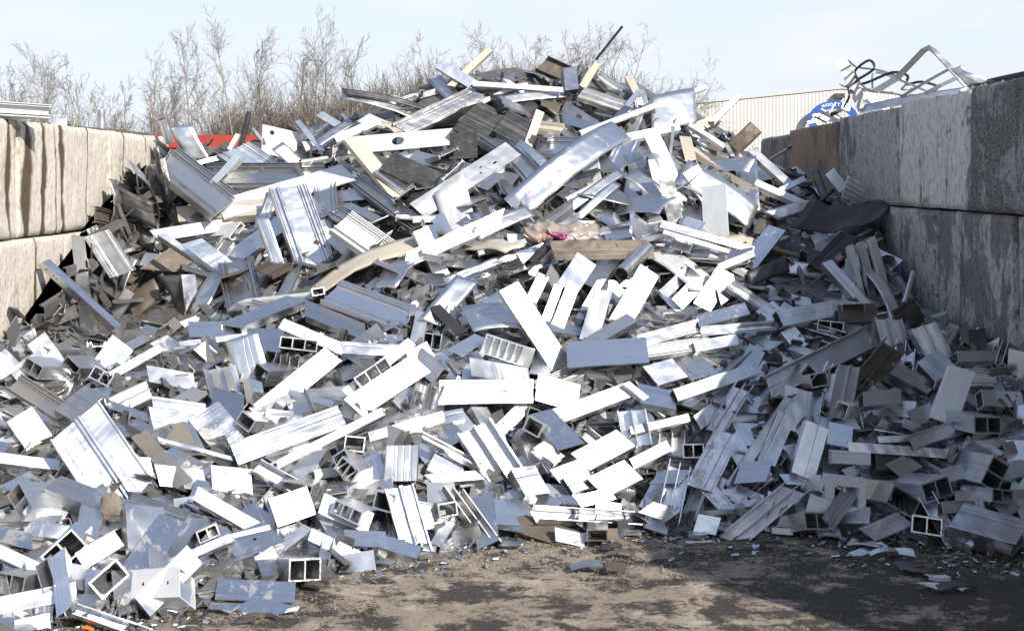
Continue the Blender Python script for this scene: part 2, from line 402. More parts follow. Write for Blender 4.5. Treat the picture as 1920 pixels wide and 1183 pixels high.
# ------------------------------------------------------------------ the surface of the heap, measured from the photograph (column: (row, distance))
DCOL = [
 (-60, [(1215,4.08),(900,5.2),(650,6.45)]),
 (0,   [(1200,4.15),(900,5.3),(640,6.75)]),
 (130, [(1190,4.2),(900,5.3),(640,7.2),(600,7.6),(440,7.82)]),
 (220, [(1180,4.24),(900,5.25),(630,7.4),(590,8.2),(345,8.75)]),
 (300, [(1170,4.28),(880,5.4),(610,7.5),(560,8.3),(400,9.2),(275,9.85)]),
 (450, [(1125,4.52),(850,5.6),(570,7.6),(420,8.7),(272,10.0)]),
 (700, [(1065,4.89),(800,5.9),(540,7.4),(350,8.7),(200,10.0)]),
 (830, [(1040,5.06),(800,5.95),(530,7.35),(320,8.8),(150,10.05)]),
 (950, [(1015,5.25),(800,6.0),(530,7.3),(300,8.9),(125,10.1)]),
 (1100,[(1005,5.33),(780,6.15),(525,7.4),(300,8.9),(140,10.1)]),
 (1200,[(1000,5.37),(750,6.3),(520,7.5),(300,9.0),(160,10.1)]),
 (1320,[(1000,5.37),(750,6.25),(540,7.4),(330,8.9),(215,10.0)]),
 (1450,[(1000,5.37),(750,6.2),(560,7.3),(420,8.6),(300,9.8)]),
 (1560,[(1003,5.35),(750,6.15),(570,7.2),(440,8.4),(360,9.2)]),
 (1650,[(1010,5.29),(750,6.1),(580,7.1),(480,7.9),(410,8.3)]),
 (1720,[(1025,5.17),(760,6.05),(600,6.95),(575,7.3)]),
 (1800,[(1040,5.06),(800,5.8),(630,6.6),(605,6.75)]),
 (1920,[(1040,5.06),(850,5.6),(680,5.95)]),
 (1980,[(1040,5.06),(850,5.5),(720,5.7)])]
def col_depth(c, py):
    if py >= c[0][0]: return c[0][1] * (c[0][0]-HOR) / max(1, (py-HOR))       # on the ground in front of the toe
    for (a, ya), (b, yb) in zip(c, c[1:]):
        if py >= b:
            t = (py-b)/(a-b); return 1/((1-t)/yb + t/ya)
    a, ya = c[-2]; b, yb = c[-1]
    s = (1/yb-1/ya)/(b-a)*.6
    return 1/max(.085, 1/yb + s*(py-b))
def colmix(px):
    px = min(max(px, -60), 1979.9)
    for (xa, a), (xb, b) in zip(DCOL, DCOL[1:]):
        if px <= xb: return a, b, (px-xa)/(xb-xa)
def depth(px, py):
    a, b, t = colmix(px)
    d = 1/((1-t)/col_depth(a, py) + t/col_depth(b, py))
    if px < 955: d = min(d, (WL-.06)*F/(960-px))
    if px > 965: d = min(d, (WR-.06)*F/(px-960))
    return d
def crest(px): a, b, t = colmix(px); return a[-1][0]*(1-t) + b[-1][0]*t
def toe(px): a, b, t = colmix(px); return a[0][0]*(1-t) + b[0][0]*t
def ray(px, py): return Vector(((px-960)/F, 1.0, (HOR-py)/F))
EYE = Vector((0, 0, H))
def at(px, py, Y): return EYE + ray(px, py)*Y
def surf(px, py, lift=0.0): return EYE + ray(px, py)*(depth(px, py)-lift)
def surf_n(px, py, d=26):
    n = (surf(px+d, py)-surf(px-d, py)).cross(surf(px, py-d)-surf(px, py+d))
    n.normalize()
    return n if n.dot(ray(px, py)) < 0 else -n

# ------------------------------------------------------------------ scrap profiles
def rects(kind, W, D, t):
    if kind == 'plate': return [(0,-t,W,0)]
    if kind in ('box','dbox','tbox'):
        r = [(0,-t,W,0),(0,-D,W,-D+t),(0,-D+t,t,-t),(W-t,-D+t,W,-t)]
        n = {'box':0,'dbox':1,'tbox':2}[kind]
        for i in range(n):
            y = W*(i+1)/(n+1); r.append((y-t/2,-D+t,y+t/2,-t))
        return r
    if kind == 'chan': return [(0,-t,W,0),(0,-D,t,-t),(W-t,-D,W,-t)]
    if kind == 'trough': return [(0,-D,W,-D+t),(0,-D+t,t,0),(W-t,-D+t,W,0)]
    if kind == 'fins': return [(0,-D,W,-D+t),(0,-D+t,t,0),(W/2-t/2,-D+t,W/2+t/2,0),(W-t,-D+t,W,0)]
    if kind == 'hbeam': return [(t,-D/2-t/2,W-t,-D/2+t/2),(0,-D,t,0),(W-t,-D,W,0)]
    if kind == 'angle': return [(0,-t,W,0),(0,-D,t,-t)]
    if kind == 'rail':
        b = -D*.45
        r = [(0,b-t,W,b)]
        for f, h in ((0,0),(.07,-.18*D),(.19,-.05*D),(.25,-.25*D),(.76,-.25*D),(.82,-.05*D),(.93,-.18*D)):
            r.append((f*W, b, f*W+t, h))
        r.append((W-t, b, W, 0)); r.append((0,-D,t,b-t)); r.append((W-t,-D,W,b-t))
        return r
    if kind == 'midrib':
        return [(0,-.35*D-t,W,-.35*D),(W*.49,-.35*D,W*.49+t,0),(W*.56,-.35*D,W*.56+t,0),(0,-.35*D,t,-.1*D),(W-t,-.35*D,W,-.1*D),(W*.2,-D,W*.2+t,-.35*D-t),(W*.8,-D,W*.8+t,-.35*D-t)]
    if kind == 'ribbed':
        r = [(0,-D,W,-D+t)]
        n = max(4, int(W/.035))
        for i in range(n): y = W*(i+.25)/n; r.append((y,-D+t,y+W*.5/n,0))
        return r
    raise ValueError(kind)

def piece_mesh(kind, L, W, D, t, k=0.0, segs=1, bend=0.0, twist=0.0, crump=0.0, seed=0, holes=None):
    """profile extruded along x (0..L); y = width (0..W); z = 0 is the outer face, the rest lies behind it"""
    mb = MB()
    def warp(x, y, z):
        s = x/L if L else 0
        x2 = x + y*k
        if bend: z += bend*(1-(2*s-1)**2)
        if twist:
            a = twist*(s-.5); y0 = y-W/2; c, q = math.cos(a), math.sin(a)
            y, z = W/2 + y0*c - z*q, z*c + y0*q
        if crump:
            v = noise.noise_vector((x*7+seed, y*7, z*2))*crump + noise.noise_vector((x*19+seed, y*19, z*2))*crump*.4
            return (x2+v.x*.3, y+v.y*.3, z+v.z)
        return (x2, y, z)
    if kind in ('pipe',):
        r = W/2; n = 18; ri = r-max(t, r*.12); V = []; Fs = []
        for i in range(segs+1):
            x = L*i/segs
            for rr in (r, ri):
                for a in range(n):
                    q = 2*math.pi*a/n; V.append(warp(x, r+rr*math.cos(q), -r+rr*math.sin(q)))
        for i in range(segs):
            for a in range(n):
                b = (a+1) % n; o0 = i*2*n; o1 = (i+1)*2*n
                Fs.append((o0+a,o1+a,o1+b,o0+b)); Fs.append((o0+n+a,o0+n+b,o1+n+b,o1+n+a))
        mb.add(V, Fs, True)
        for o0 in (0, segs*2*n):
            mb.add(V[o0:o0+2*n], [(a, (a+1)%n, n+(a+1)%n, n+a) for a in range(n)])
        return mb.me('pipe')
    if kind == 'sheet':
        nx, ny = max(8, segs), max(5, int(W/.05)); V = []; Fs = []
        for lay in (0, -t):
            for i in range(nx+1):
                for j in range(ny+1):
                    x, y = L*i/nx, W*j/ny
                    e = .5*crump*noise.noise((x*9+seed*3, y*9, 5.0))
                    if i in (0, nx): x += e*1.6
                    if j in (0, ny): y += e
                    q = warp(x, y, 0); V.append((q[0], q[1], q[2]+lay))
        m = (nx+1)*(ny+1)
        for i in range(nx):
            for j in range(ny):
                a = i*(ny+1)+j; b = a+1; c = a+ny+2; d = a+ny+1
                Fs.append((a,d,c,b)); Fs.append((m+a,m+b,m+c,m+d))
        mb.add(V, Fs, True)
        S = []
        for i in range(nx):
            a = i*(ny+1); S.append((a, m+a, m+a+ny+1, a+ny+1)); a += ny; S.append((a, a+ny+1, m+a+ny+1, m+a))
        for j in range(ny):
            a = j; S.append((a, a+1, m+a+1, m+a)); a = nx*(ny+1)+j; S.append((a, m+a, m+a+1, a+1))
        b0 = len(mb.v)-len(V); mb.f += [tuple(i+b0 for i in q) for q in S]; mb.sm += [False]*len(S)
        return mb.me('sheet')
    R_ = []
    if kind == 'cells':
        n = 5; x0 = 0; cw = L*.76/n
        R_ = [(0,L,0,-D,t,0),(0,L,W-t,-D,W,0),(0,L,t,-D,W-t,-D+t)]
        for i in range(n+1): R_.append((i*cw, i*cw+t*1.4, t, -D+t, W-t, 0))
        R_.append((n*cw+t*1.4, L, t, -t, W-t, 0))
    elif kind == 'frame':
        b = W*.24
        R_ = [(0,L,0,-D,b,0),(0,L,W-b,-D,W,0),(0,L*.22,b,-D,W-b,0),(L*.82,L,b,-D,W-b,0),(L*.46,L*.52,b,-D,W-b,-D*.3)]
    else:
        R_ = [(0,L,a,b,c,d) for a,b,c,d in rects(kind, W, D, t)]
    if holes:
        # outer plate with real holes: replaced face
        bm = bmesh.new()
        R_ = [q for q in R_ if not (abs(q[5]) < 1e-9 and abs(q[3]+t) < 1e-9 and abs(q[4]-q[2]-W) < 1e-6)]
        loops = [[(0,0),(L,0),(L,W),(0,W)]]
        for hx, hy, rx, ry in holes:
            loops.append([(hx*L+rx*math.cos(q), hy*W+ry*math.sin(q)) for q in [2*math.pi*i/18 for i in range(18)]])
        E = []
        for lp in loops:
            vs = [bm.verts.new((x, y, 0)) for x, y in lp]
            for i in range(len(vs)): E.append(bm.edges.new((vs[i], vs[(i+1)%len(vs)])))
        bmesh.ops.triangle_fill(bm, edges=E, use_beauty=True, normal=(0,0,1))
        g = bmesh.ops.extrude_face_region(bm, geom=list(bm.faces))
        bmesh.ops.translate(bm, vec=(0,0,-t), verts=[v for v in g['geom'] if isinstance(v, bmesh.types.BMVert)])
        bmesh.ops.recalc_face_normals(bm, faces=list(bm.faces))
        bm.verts.index_update()
        mb.add([warp(*v.co) for v in bm.verts], [tuple(v.index for v in f.verts) for f in bm.faces]); bm.free()
    for xa, xb, y0, z0, y1, z1 in R_:
        V = []; Fs = []
        for i in range(segs+1):
            x = xa+(xb-xa)*i/segs
            for y, z in ((y0,z0),(y1,z0),(y1,z1),(y0,z1)): V.append(warp(x, y, z))
        for i in range(segs):
            a = i*4
            for j in range(4):
                q = (j+1) % 4; Fs.append((a+j, a+4+j, a+4+q, a+q))
        Fs.append((0,1,2,3)); e = segs*4; Fs.append((e+3,e+2,e+1,e))
        mb.add(V, Fs)
    return mb.me(kind)

KN = {'plate':('flat_plate_offcut','flat plate offcut','offcut'), 'box':('box_tube_offcut','box tube offcut','offcut'),
 'dbox':('double_tube_offcut','double tube offcut','offcut'), 'tbox':('triple_tube_offcut','triple tube offcut','offcut'),
 'chan':('channel_offcut','channel offcut','offcut'), 'trough':('open_channel_offcut','open channel offcut','offcut'),
 'fins':('finned_channel_offcut','three-finned channel offcut','offcut'), 'hbeam':('beam_offcut','H-section offcut','offcut'),
 'angle':('angle_offcut','angle offcut','offcut'), 'rail':('rail_profile','ribbed rail profile','profile'),
 'midrib':('wide_profile','wide profile with centre rib','profile'), 'ribbed':('corrugated_sheet','corrugated sheet piece','sheet'),
 'sheet':('bent_sheet','bent sheet piece','sheet'), 'pipe':('pipe','pipe','pipe'),
 'cells':('cell_block','ladder-like cell block','offcut'), 'frame':('frame_offcut','frame offcut with square opening','offcut')}
FW = {'alu':'bright silver','dull':'dull grey','stain':'stained silver','mud':'mud-smeared silver','white':'white painted','cream':'cream',
      'black':'black coated','dark':'dark grey','brown':'brown stained','galv':'smooth silver'}
PIECES = []      # (object, kind, finish, px, py, size, fixed label or None, landmark phrase or None)
FACES = []       # hero outlines in the picture, so that loose filler keeps behind them

def place(kind, fin, me, X, Y, Z, O, px, py, size, label=None, lm=None):
    nm, words, cat = KN[kind]
    o = new_obj(nm, me, M[fin]); me.name = nm
    mw = Matrix((X, Y, Z)).transposed().to_4x4(); mw.translation = O
    o.matrix_world = mw
    o['category'] = cat
    PIECES.append([o, kind, fin, px, py, size, label, lm])
    return o

def boundary(px):     # row where clean offcuts end and tangled heap begins
    return float(np.interp(px, [0,150,300,500,800,1100,1300,1450,1650,1800], [560,600,610,560,520,505,515,555,575,560]))
NRM = {'g':(.22,-.85,.47), 'G':(.296,-.894,.33), 'c':(0,-.95,.3), 'u':(0,-.5,.87), 'd':(-.35,-.9,-.25), 'l':(-.55,-.7,.45), 'r':(.55,-.7,.45), 'v':(.1,-.98,.05), 'w':(.25,-.75,.6)}
def hero(kind, fin, A, B, Cc, D, nrm='e', label=None, lm=None, lift=.07, bend=0, twist=0, crump=0, Y=None, holes=None, t=None):
    pts = [A, B, Cc]
    ctr = ((B[0]+Cc[0])/2, (B[1]+Cc[1])/2)
    if fin == 'white' and (nrm in ('g', 'G') or kind == 'sheet'): fin = 'alu'
    if Y is None and ctr[1] < boundary(ctr[0]): lift += .05
    if nrm == 'e' and Y is None:
        P = [surf(q[0], q[1], lift) for q in pts]
    else:
        if nrm == 'e': nrm = 'w'
        n = Vector(NRM[nrm] if isinstance(nrm, str) else nrm).normalized()
        c3 = at(*ctr, Y) if Y else surf(*ctr, lift)
        P = []
        for q in pts:
            d = ray(*q); P.append(EYE + d*((c3-EYE).dot(n)/d.dot(n)))
    A3, B3, C3 = P
    u = B3-A3; v = C3-A3
    if u.cross(v).dot(ray(*ctr)) > 0:                 # the face must look towards the viewer
        A3, C3 = C3, A3; v = C3-A3
    L = u.length; X = u/L; vx = v.dot(X); vp = v-X*vx; W = vp.length; Yv = vp/W; Z = X.cross(Yv)
    k = max(-.9, min(.9, vx/W))
    tt = t or max(.004, min(.008, W*.05))
    if not crump and not holes and kind not in ('cells','frame') and random.random() < .55: crump = random.uniform(.0025,.006); twist = twist or random.uniform(-.06,.06)
    segs = 1
    if bend or twist or crump: segs = 14
    me = piece_mesh(kind, L, W, D, tt, k, segs, bend*L, twist, crump, random.random()*90, holes)
    FACES.append([A, B, (B[0]+Cc[0]-A[0], B[1]+Cc[1]-A[1]), Cc])
    return place(kind, fin, me, X, Yv, Z, A3, *ctr, L*W, label, lm)

def endon(kind, fin, cx, cy, wpx, hpx, roll, yaw=10, pitch=-18, L=.28, label=None, lm=None, lift=.17):
    """tube seen into its open end"""
    c = surf(cx, cy, lift); Yd = depth(cx, cy)-lift
    W, D = wpx/F*Yd, hpx/F*Yd
    a = Vector((math.sin(R(yaw))*math.cos(R(pitch)), math.cos(R(yaw))*math.cos(R(pitch)), math.sin(R(pitch))))
    r0 = a.cross(Vector((0,0,1))).normalized(); u0 = r0.cross(a)
    cr, sr = math.cos(R(roll)), math.sin(R(roll))
    Yv = r0*cr - u0*sr; Z = a.cross(Yv)
    if Z.z < 0: Yv = -Yv; Z = -Z
    O = c - Yv*(W/2) + Z*(D/2)
    me = piece_mesh(kind, L, W, D, .0065)
    FACES.append([(cx-wpx/2,cy-hpx/2),(cx+wpx/2,cy-hpx/2),(cx+wpx/2,cy+hpx/2),(cx-wpx/2,cy+hpx/2)])
    return place(kind, fin, me, a, Yv, Z, O, cx, cy, L*W, label, lm)

